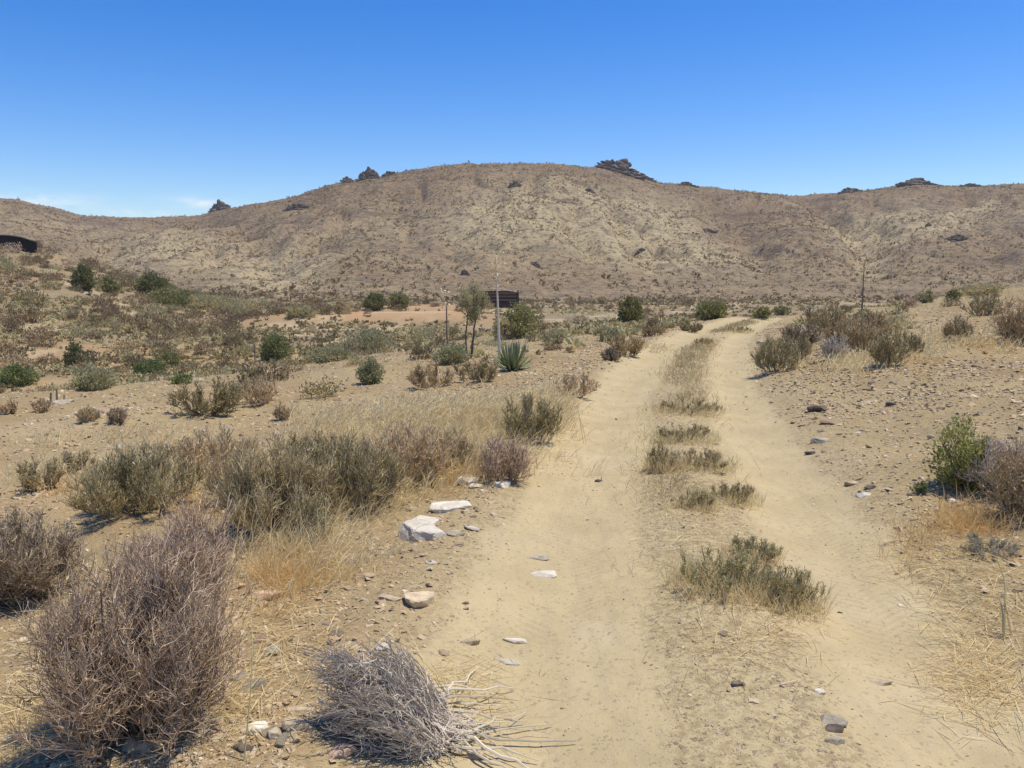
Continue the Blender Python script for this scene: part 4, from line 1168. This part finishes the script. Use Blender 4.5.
# ------------------------------------------------------------------ fallen dead bush with bare roots
def fallen_bush():
    r = np.random.default_rng(1201)
    p, _ = hit(366, 736)
    pm = float(np.dot(p - CAM, FW)) / F
    w = 122 * pm
    root = obj('fallen_bush', None, None, p)
    tag(root, 'uprooted dead bush lying on its side, silvery twigs with bare roots towards the track', 'dead bush')
    P0, P1, P2 = skeleton(r, w * 1.15, w * 1.0, 40, 14, 9, 0.05, 0.12, 1.15)
    # lay it over: the base is on the right, the crown points left and a little up
    an = math.radians(66)
    ca, sa = math.cos(an), math.sin(an)
    def lay(P):
        x = P[..., 0] * ca - P[..., 2] * sa; z = P[..., 0] * sa + P[..., 2] * ca
        Q = np.stack([x + w * 0.66, P[..., 1] * 0.8 + 0.12 * w + 0.10 * (x + w * 0.3), z], -1)
        gx = Q[..., 0] + p[0]; gy = Q[..., 1] + p[1]
        g = H(gx.ravel(), gy.ravel(), False).reshape(gx.shape) - p[2]
        zz = Q[..., 2] * 0.72 + 0.05
        zz = zz * (0.25 + 0.75 * S(0.75 * w, 0.15 * w, Q[..., 0]))
        Q[..., 2] = g + np.where(zz > 0, zz, 0.18 * np.abs(zz)) + 0.008
        return Q
    P0, P1, P2 = lay(P0), lay(P1), lay(P2)
    V, q = tubes(P0, rad(P0, 0.0045, 0.002), 4)
    obj('stems', make_mesh('stems', V, q, M['lavender'], tt_(len(P0), P0.shape[1] * 4, r)), root)
    Va, qa = tubes(P1, rad(P1, 0.0025, 0.0012)); Vb, qb = tubes(P2, rad(P2, 0.0017, 0.0008))
    obj('twigs', make_mesh('twigs', np.concatenate([Va, Vb]), np.concatenate([qa, qb + len(Va)]), M['lavender'],
                           np.concatenate([tt_(len(P1), 15, r), tt_(len(P2), 12, r)])), root)
    # bare roots and side branches along the ground
    n, K = 34, 8
    t = np.linspace(0, 1, K)[None, :, None]
    o = np.stack([w * r.uniform(0.2, 0.65, n), 0.22 * w + r.normal(size=n) * 0.22 * w, np.zeros(n)], 1)
    an = r.normal(size=n) * 0.45 + 0.15
    ln = w * r.uniform(0.35, 1.2, n)
    dv = np.stack([np.cos(an), np.sin(an), np.zeros(n)], 1)
    Q = o[:, None] + dv[:, None] * ln[:, None, None] * t
    Q[..., :2] += np.cumsum(r.normal(size=(n, K, 2)) * 0.036 * w, 1)
    g = H((Q[..., 0] + p[0]).ravel(), (Q[..., 1] + p[1]).ravel(), False).reshape(n, K) - p[2]
    Q[..., 2] = g + 0.012 + np.abs(r.normal(size=(n, 1))) * 0.025 * np.sin(t[..., 0] * math.pi)
    V, q = tubes(Q, rad(Q, 0.008, 0.002) * r.uniform(0.5, 1.1, (n, 1)), 5)
    obj('roots', make_mesh('roots', V, q, M['bleached'], tt_(n, K * 5, r)), root)
fallen_bush()

# single pale stalks and sticks
def stick(name, pts_pix, r0, r1, label, cat, mat='pale', depth_row=None):
    """a stalk through pixel points, standing in the plane of its foot"""
    px, row = pts_pix[0]
    p, _ = hit(px, row)
    dep = float(np.dot(p - CAM, FW))
    L = []
    for k, (a, b) in enumerate(pts_pix):
        dv = np.array([(a - 512) / F, 0, 0]) + UP * (384 - b) / F + FW
        L.append(CAM + dv * (p[1] / dv[1]) + np.array([0, 0.05 * k, 0]) - p)
    L[0] = L[0] * 0 + np.array([0, 0, -0.02])
    L = np.array(L)
    K = 9
    s = np.linspace(0, len(L) - 1, K)
    Q = np.stack([np.interp(s, np.arange(len(L)), L[:, c]) for c in range(3)], 1)[None]
    Q[0, 1:-1] = 0.25 * Q[0, :-2] + 0.5 * Q[0, 1:-1] + 0.25 * Q[0, 2:]
    V, q = tubes(Q, rad(Q, r0, r1), 6)
    o = obj(name, make_mesh(name, V, q, M[mat], np.full(len(V), 0.6)), None, p)
    if label: tag(o, label, cat)
    return o
stick('grass_stalk', [(243, 762), (246, 700), (243, 660), (236, 640)], 0.0028, 0.0014, 'long pale bent grass stalk right of the largest foreground shrub', 'stalk', 'straw')
stick('grass_stalk', [(228, 690), (205, 650), (180, 608)], 0.0028, 0.0015, 'pale straight stalk leaning across the largest foreground shrub', 'stalk', 'straw')
stick('grass_stalk', [(346, 740), (330, 706), (322, 690)], 0.0028, 0.0012, 'pale thin stalk leaning over the fallen dead bush', 'stalk', 'straw')
sb = obj('forked_stick', None, None, hit(1004, 640)[0]); tag(sb, 'bleached forked stick at the right edge of the photo', 'stick')
for pts_ in ([(1004, 640), (1012, 610), (1020, 590), (1018, 572)], [(1004, 640), (1010, 618), (1012, 600)], [(1013, 636), (1014, 615), (1017, 600)]):
    s_ = stick('branch', pts_, 0.006, 0.003, None, None, 'straw')
    s_.location = (s_.location[0] - sb.location[0], s_.location[1] - sb.location[1], s_.location[2] - sb.location[2]); s_.parent = sb

# ------------------------------------------------------------------ agave, its stalk, thin tree, other stalks
def agave(px, row, wp, hp, label, seed, n=90):
    r = np.random.default_rng(seed)
    p, _ = hit(px, row); pm = float(np.dot(p - CAM, FW)) / F
    w, h = wp * pm, hp * pm
    az = np.arange(n) * 2.399 + r.normal(size=n) * 0.2
    el = np.linspace(0.25, 1.5, n) + r.normal(size=n) * 0.08
    ln = np.sqrt((np.cos(el) * w * 0.55) ** 2 + (np.sin(el) * h * 1.05) ** 2) * r.uniform(0.85, 1.1, n)
    K = 6; t = np.linspace(0, 1, K)
    d = np.stack([np.cos(az) * np.cos(el), np.sin(az) * np.cos(el), np.sin(el)], 1)
    sd = np.stack([-np.sin(az), np.cos(az), np.zeros(n)], 1)
    nn = np.cross(sd, d)
    C = d[:, None] * (ln[:, None] * t[None])[..., None] + nn[:, None] * (0.10 * ln[:, None] * (np.sin(t * 2.6) - t * 0.4)[None])[..., None]
    wd = 0.042 * h * 2.0 * np.array([0.8, 1.0, 0.95, 0.75, 0.45, 0.03])
    Lf = C - sd[:, None] * wd[None, :, None] * 0.5 + nn[:, None] * wd[None, :, None] * 0.2
    Rt = C + sd[:, None] * wd[None, :, None] * 0.5 + nn[:, None] * wd[None, :, None] * 0.2
    Dn = C - nn[:, None] * wd[None, :, None] * 0.22
    V = np.stack([Lf, C, Rt, Dn], 2)
    idx = np.arange(n * K * 4).reshape(n, K, 4)
    a = idx[:, :-1]; b = idx[:, 1:]
    q = np.stack([a, np.roll(a, -1, 2), np.roll(b, -1, 2), b], -1).reshape(-1, 4)
    root = obj('agave', None, None, p); tag(root, label, 'agave')
    obj('leaves', make_mesh('leaves', V.reshape(-1, 3), q, M['agave'], tt_(n, K * 4, r)), root)
    ms = rock_mesh(seed, w * 0.1, w * 0.1, h * 0.12, 'rock_tan', 8, False); ms.materials.clear(); ms.materials.append(M['bark'])
    obj('stem', ms, root)
    return p
agave(512, 370, 46, 30, 'green spiky agave rosette at the foot of the tall pale flower stalk', 1301)
agave(838, 312, 14, 6, 'small agave rosette by the thin stalk on the right bank', 1303, 26)

def flower_stalk(px, row, top_px, top_row, r_px, label, mat, branches, seed, tip=0.35):
    r = np.random.default_rng(seed)
    p, _ = hit(px, row); pm = float(np.dot(p - CAM, FW)) / F
    hgt = (row - top_row) * pm; lean = (top_px - px) * pm
    root = obj('flower_stalk', None, None, p); tag(root, label, 'flower stalk')
    K = 12; t = np.linspace(0, 1, K)
    Q = np.stack([lean * t + r.normal(size=K) * 0.006 * hgt * t * 0.4, 0.05 * t, hgt * t - 0.05], 1)[None]
    V, q = tubes(Q, (r_px * pm * (1 - (1 - tip) * t))[None], 8)
    obj('stalk', make_mesh('stalk', V, q, M[mat], np.full(len(V), 0.7)), root)
    if branches:
        n = branches; tb = r.uniform(0.62, 0.99, n); az = r.uniform(0, 6.28, n); ln = hgt * 0.085 * (1.15 - (tb - .6)) * r.uniform(.6, 1.1, n)
        o = np.stack([lean * tb, 0.05 * tb, hgt * tb], 1)
        dv = np.stack([np.cos(az), np.sin(az), np.full(n, 0.5)], 1)
        s = np.linspace(0, 1, 4)[None, :, None]
        B = o[:, None] + dv[:, None] * ln[:, None, None] * s; B[..., 2] += (ln[:, None] * 0.25) * s[..., 0] ** 2
        V, q = tubes(B, rad(B, 0.28 * pm, 0.15 * pm), 4)
        m = n * 3; i = r.integers(0, n, m)
        Vl, ql = leaves(B[i, -1] + r.normal(size=(m, 3)) * 0.02, r.normal(size=(m, 3)) + np.array([0, 0, .5]), np.full(m, 0.06), np.full(m, 0.03), r)
        obj('side_branches', make_mesh('side_branches', np.concatenate([V, Vl]), np.concatenate([q, ql + len(V)]), M['grey'], np.full(len(V) + len(Vl), 0.8)), root)
    return root
flower_stalk(500, 362, 496, 255, 1.8, 'tall pale agave flower stalk standing up past the dark shed', 'bleached', 26, 1311, 0.2)
flower_stalk(447, 360, 447, 294, 1.1, 'dark thin stalk left of the thin-stalked tree', 'darkbark', 12, 1312, 0.5)
flower_stalk(862, 312, 862, 262, 0.9, 'dark thin stalk rising alone from the right bank', 'darkbark', 22, 1313, 0.4)
flower_stalk(50, 404, 50, 390, 1.2, 'left one of three short dead stumps in the valley at far left', 'darkbark', 0, 1314, 0.8)
flower_stalk(57, 403, 56, 386, 1.1, 'middle one of three short dead stumps in the valley at far left', 'darkbark', 0, 1315, 0.8)
flower_stalk(64, 402, 63, 392, 1.0, 'right one of three short dead stumps in the valley at far left', 'darkbark', 0, 1316, 0.8)
flower_stalk(255, 362, 255, 345, 0.7, 'thin dead stem left of the round green valley bush', 'darkbark', 0, 1317, 0.6)

def thin_tree():
    r = np.random.default_rng(1320)
    p, _ = hit(471, 358); pm = float(np.dot(p - CAM, FW)) / F
    root = obj('thin_tree', None, None, p); tag(root, 'thin tree with a round grey-green crown on two slender trunks', 'tree')
    zc = (358 - 303) * pm; rx = 13.5 * pm; rz = 20 * pm
    for (bx, tx, rr) in ((0.0, 6, 1.3), (-5, -3, 1.0)):
        K = 8; t = np.linspace(0, 1, K)
        Q = np.stack([(bx + (tx - bx) * t) * pm + r.normal(size=K) * 0.01, r.normal(size=K) * 0.02 + 0.0 * t, zc * t - 0.04], 1)[None]
        V, q = tubes(Q, (rr * pm * (1 - 0.55 * t))[None], 7)
        obj('trunk', make_mesh('trunk', V, q, M['darkbark'], np.full(len(V), 0.5)), root)
    nb = 26
    v = norm(r.normal(size=(nb, 3)))
    e = v * np.array([rx, rx, rz]) * r.uniform(0.6, 0.95, (nb, 1)) + np.array([2 * pm, 0, zc])
    t = np.linspace(0, 1, 4)[None, :, None]
    o = np.array([2 * pm, 0, zc - rz * 0.7])
    B = o * (1 - t) + e[:, None] * t
    V, q = tubes(B, rad(B, 0.4 * pm, 0.2 * pm), 4)
    obj('branches', make_mesh('branches', V, q, M['bark'], np.full(len(V), 0.4)), root)
    n = 4200; i = r.integers(0, nb, n)
    P = e[i] + r.normal(size=(n, 3)) * np.array([rx, rx, rz]) * 0.17
    Vl, ql = leaves(P, r.normal(size=(n, 3)) + np.array([0, 0, -0.3]), np.full(n, 2.2 * pm), np.full(n, 0.9 * pm), r)
    obj('crown', make_mesh('crown', Vl, ql, M['sage'], np.repeat(r.random(nb)[i] * .5 + .5 * r.random(n), 4)), root)
thin_tree()

# ------------------------------------------------------------------ sheds
def wood_mat(name, ca, cb):
    m, nt, b = nmat(name)
    tc = N_(nt, 'ShaderNodeTexCoord')
    mp = N_(nt, 'ShaderNodeMapping'); mp.inputs['Scale'].default_value = (1.5, 1.5, 14)
    nt.links.new(tc.outputs['Object'], mp.inputs[0])
    n = N_(nt, 'ShaderNodeTexNoise', i_Scale=1.5, i_Detail=6.0); nt.links.new(mp.outputs[0], n.inputs['Vector'])
    nt.links.new(mixc(nt, ramp(nt, n.outputs['Fac'], 0.35, 0.65), ca, cb), b.inputs['Base Color'])
    return m
M['wood'] = wood_mat('old_dark_boards', (0.05, 0.034, 0.028), (0.15, 0.095, 0.07))
M['wood2'] = wood_mat('grey_roof_sheet', (0.20, 0.17, 0.15), (0.32, 0.28, 0.25))

class MB:
    def __init__(s): s.V = []; s.F = []; s.n = 0
    def box(s, c, size, rot=0.0, ry=0.0):
        h = np.array(size) / 2
        v = np.array([[x, y, z] for z in (-1, 1) for y in (-1, 1) for x in (-1, 1)], float) * h
        x = v[:, 0] * math.cos(ry) + v[:, 2] * math.sin(ry); z = -v[:, 0] * math.sin(ry) + v[:, 2] * math.cos(ry)
        v = np.stack([x, v[:, 1], z], 1)
        x = v[:, 0] * math.cos(rot) - v[:, 1] * math.sin(rot); y = v[:, 0] * math.sin(rot) + v[:, 1] * math.cos(rot)
        s.V.append(np.stack([x, y, v[:, 2]], 1) + np.array(c))
        s.F.append(np.array([[0, 2, 3, 1], [4, 5, 7, 6], [0, 1, 5, 4], [2, 6, 7, 3], [0, 4, 6, 2], [1, 3, 7, 5]]) + s.n); s.n += 8
    def build(s, name, mat, parent):
        return obj(name, make_mesh(name, np.concatenate(s.V), np.concatenate(s.F), mat), parent)

M['board'] = plant_mat('weathered_boards', (0.05, 0.033, 0.026), (0.27, 0.17, 0.115), 0.0)
def shed():
    p, _ = hit(498, 307); pm = float(np.dot(p - CAM, FW)) / F
    r = np.random.default_rng(5)
    W, Hh, D = 39 * pm, 16.5 * pm, 3.0
    root = obj('shed', None, None, p); tag(root, 'dark timber shed with a thin sagging roof in the valley behind the pale stalk', 'shed')
    root.rotation_euler = (0, 0, -0.04)
    b = MB()
    nb = 9
    for k in range(nb):      # front boards, uneven, with gaps
        z = 0.12 + (Hh - 0.3) * k / (nb - 1) * 0.93
        x0 = -W * 0.5 + (0.35 if k in (2, 3) else 0) + r.uniform(0, 0.08); x1 = W * 0.5 - r.uniform(0, 0.08)
        b.box(((x0 + x1) / 2, -D / 2 + r.normal() * 0.01, z + r.normal() * 0.015), (x1 - x0, 0.035, Hh / nb * 0.80), 0, r.normal() * 0.008)
    fw = b.build('front_wall', M['board'], root)
    ta = fw.data.attributes.new('tint', 'FLOAT', 'POINT'); ta.data.foreach_set('value', np.repeat(r.random(nb) ** 1.4, 8).astype(np.float32))
    b = MB(); b.box((0, D / 2, Hh * 0.47), (W, 0.06, Hh * 0.94)); b.build('back_wall', M['wood'], root)
    for sx in (-1, 1):
        b = MB(); b.box((sx * (W / 2 - 0.02), 0, Hh * 0.45), (0.05, D - 0.16, Hh * 0.9)); b.build('side_wall', M['wood'], root)
    for sx in (-1, 1):
        for sy in (-1, 1):
            b = MB(); b.box((sx * (W / 2 + 0.06), sy * (D / 2 + 0.08), Hh * 0.47), (0.11, 0.11, Hh + 0.1)); b.build('post', M['wood'], root)
    b = MB()
    b.box((-W * 0.27, 0, Hh + 0.10), (W * 0.62, D + 0.6, 0.05), 0, -0.06)
    b.box((W * 0.27, 0, Hh - 0.02), (W * 0.52, D + 0.5, 0.05), 0, 0.16)
    rf = b.build('roof', M['wood2'], root)
    b = MB()
    for k in range(4): b.box((-W * 0.42 + k * W * 0.27, -D / 2 - 0.16, Hh + 0.03 - (0.12 if k == 3 else 0)), (0.09, 0.3, 0.09))
    b.build('rafters', M['wood'], rf)
shed()

def slope_shed():
    p, _ = hit(2, 249); pm = float(np.dot(p - CAM, FW)) / F
    W, Hh, D = 46 * pm, 13.5 * pm, 2.0
    root = obj('low_hut', None, None, p + np.array([0, 1.5, 0])); tag(root, 'low black hut with a drooping roof on the slope crest at the left photo edge', 'hut')
    root.rotation_euler = (0, 0, 0.56)
    xs = np.linspace(-W / 2, W / 2, 15)
    prof = Hh * np.interp(xs / W, [-0.5, -0.2, 0.0, 0.2, 0.36, 0.42, 0.5], [0.85, 1.0, 0.99, 0.88, 0.68, 0.60, 0.56])
    def prism(name, xs, lo, hi, y0, y1, mat):
        n = len(xs); V = []
        for y in (y0, y1):
            V += [[x, y, l] for x, l in zip(xs, lo)] + [[x, y, h] for x, h in zip(xs, hi)]
        V = np.array(V); A = np.arange(n); Fq = []
        for k in range(n - 1):
            Fq += [[k, k + 1, n + k + 1, n + k], [2 * n + k + 1, 2 * n + k, 3 * n + k, 3 * n + k + 1], [n + k, n + k + 1, 3 * n + k + 1, 3 * n + k], [k + 1, k, 2 * n + k, 2 * n + k + 1]]
        Fq += [[0, n, 3 * n, 2 * n], [n - 1, 3 * n - 1, 4 * n - 1, 2 * n - 1]]
        return obj(name, make_mesh(name, V, np.array(Fq), mat), root)
    prism('wall', xs, -0.8 + 0 * xs, prof - 0.01, -D / 2, D / 2, M['black'])
    xr_ = np.linspace(-W / 2 - 0.15, W / 2 + 0.15, 15)
    prism('roof', xr_, prof + 0.0, prof + 0.09, -D / 2 - 0.25, D / 2 + 0.25, M['wood2'])
M['black'] = wood_mat('near_black_boards', (0.012, 0.011, 0.013), (0.022, 0.019, 0.020))  # hut walls coloured near-black all over
slope_shed()

# ------------------------------------------------------------------ light, sky, camera
sun_dir = norm(np.array([0.31, 0.08, 0.95]))
el = math.asin(sun_dir[2]); rot = math.atan2(sun_dir[0], sun_dir[1])
L = bpy.data.lights.new('sun', 'SUN'); L.energy = 4.4; L.angle = math.radians(0.53); L.color = (1.0, 0.915, 0.75)
lo = bpy.data.objects.new('sun', L); col.objects.link(lo)
from mathutils import Vector
lo.rotation_euler = Vector(-sun_dir).to_track_quat('-Z', 'Y').to_euler(); lo.location = (30, 10, 80)

w = bpy.data.worlds.new('World'); scene.world = w; w.use_nodes = True
nt = w.node_tree
bg = nt.nodes['Background']
sk = N_(nt, 'ShaderNodeTexSky', sky_type='NISHITA')
sk.sun_disc = False; sk.sun_elevation = el; sk.sun_rotation = rot
sk.altitude = 900; sk.air_density = 1.0; sk.dust_density = 0.6; sk.ozone_density = 2.0
bg.inputs['Strength'].default_value = 0.15
# a few thin clouds just over the left ridge
tc = N_(nt, 'ShaderNodeTexCoord'); sp = N_(nt, 'ShaderNodeSeparateXYZ'); nt.links.new(tc.outputs['Generated'], sp.inputs[0])
azi = mth(nt, 'ARCTAN2', sp.outputs[0], sp.outputs[1]); ele = mth(nt, 'ARCSINE', sp.outputs[2])
tot = None
for (px, row, wx, wy, am) in ((55, 204, 34, 6, 1.0), (150, 215, 22, 4, 0.8), (200, 206, 26, 5, 0.9), (-60, 200, 50, 8, 0.8)):
    a0 = math.atan((px - 512) / F); e0 = math.atan((HOR - row) / F * math.cos(a0))
    dx = mth(nt, 'DIVIDE', mth(nt, 'SUBTRACT', azi, a0), wx / F); dy = mth(nt, 'DIVIDE', mth(nt, 'SUBTRACT', ele, e0), wy / F)
    g = mth(nt, 'EXPONENT', mth(nt, 'MULTIPLY', mth(nt, 'ADD', mth(nt, 'MULTIPLY', dx, dx), mth(nt, 'MULTIPLY', dy, dy)), -1.0))
    g = mth(nt, 'MULTIPLY', g, am)
    tot = g if tot is None else mth(nt, 'ADD', tot, g)
mp = N_(nt, 'ShaderNodeMapping'); mp.inputs['Scale'].default_value = (30, 30, 90); nt.links.new(tc.outputs['Generated'], mp.inputs[0])
nz = N_(nt, 'ShaderNodeTexNoise', i_Scale=1.0, i_Detail=5.0); nt.links.new(mp.outputs[0], nz.inputs['Vector'])
cf = mth(nt, 'MULTIPLY', tot, ramp(nt, nz.outputs['Fac'], 0.3, 0.7), clamp=True)
hv = N_(nt, 'ShaderNodeHueSaturation'); nt.links.new(sk.outputs['Color'], hv.inputs['Color'])
hv.inputs['Hue'].default_value = 0.513; hv.inputs['Saturation'].default_value = 1.48; hv.inputs['Value'].default_value = 1.06
skc = mixc(nt, mth(nt, 'MULTIPLY', cf, 1.0), hv.outputs[0], (6.2, 6.6, 7.0))
nt.links.new(skc, bg.inputs['Color'])

def haze():
    b = MB(); zmin, zmax = -9.0, 60.0
    b.box((0, 0, (zmin + zmax) / 2), (3200, 3200, zmax - zmin))
    m = bpy.data.materials.new('dusty_air'); m.use_nodes = True; nt = m.node_tree
    nt.nodes.remove(nt.nodes['Principled BSDF'])
    v = N_(nt, 'ShaderNodeVolumePrincipled'); v.inputs['Density'].default_value = HAZE; v.inputs['Color'].default_value = (0.97, 0.93, 0.87, 1)
    v.inputs['Anisotropy'].default_value = 0.2
    nt.links.new(v.outputs[0], nt.nodes['Material Output'].inputs['Volume'])
    o = b.build('haze', m, None); tag(o, 'thin dusty air between the camera and the hills', 'haze', None, 'stuff')
HAZE = 0.0003
if HAZE > 0: haze()

cam = bpy.data.cameras.new('camera'); co_ = bpy.data.objects.new('camera', cam); col.objects.link(co_)
cam.sensor_width = 36; cam.lens = 36 * F / 1024; cam.clip_end = 20000; cam.clip_start = 0.05
co_.location = CAM; co_.rotation_euler = (math.pi / 2 - PITCH, 0, 0)
scene.camera = co_
scene.view_settings.view_transform = 'Standard'; scene.view_settings.look = 'None'
scene.view_settings.exposure = 0.08; scene.view_settings.gamma = 1
scene.cycles.max_bounces = 6; scene.cycles.diffuse_bounces = 3; scene.cycles.transparent_max_bounces = 4
scene.cycles.use_denoising = True
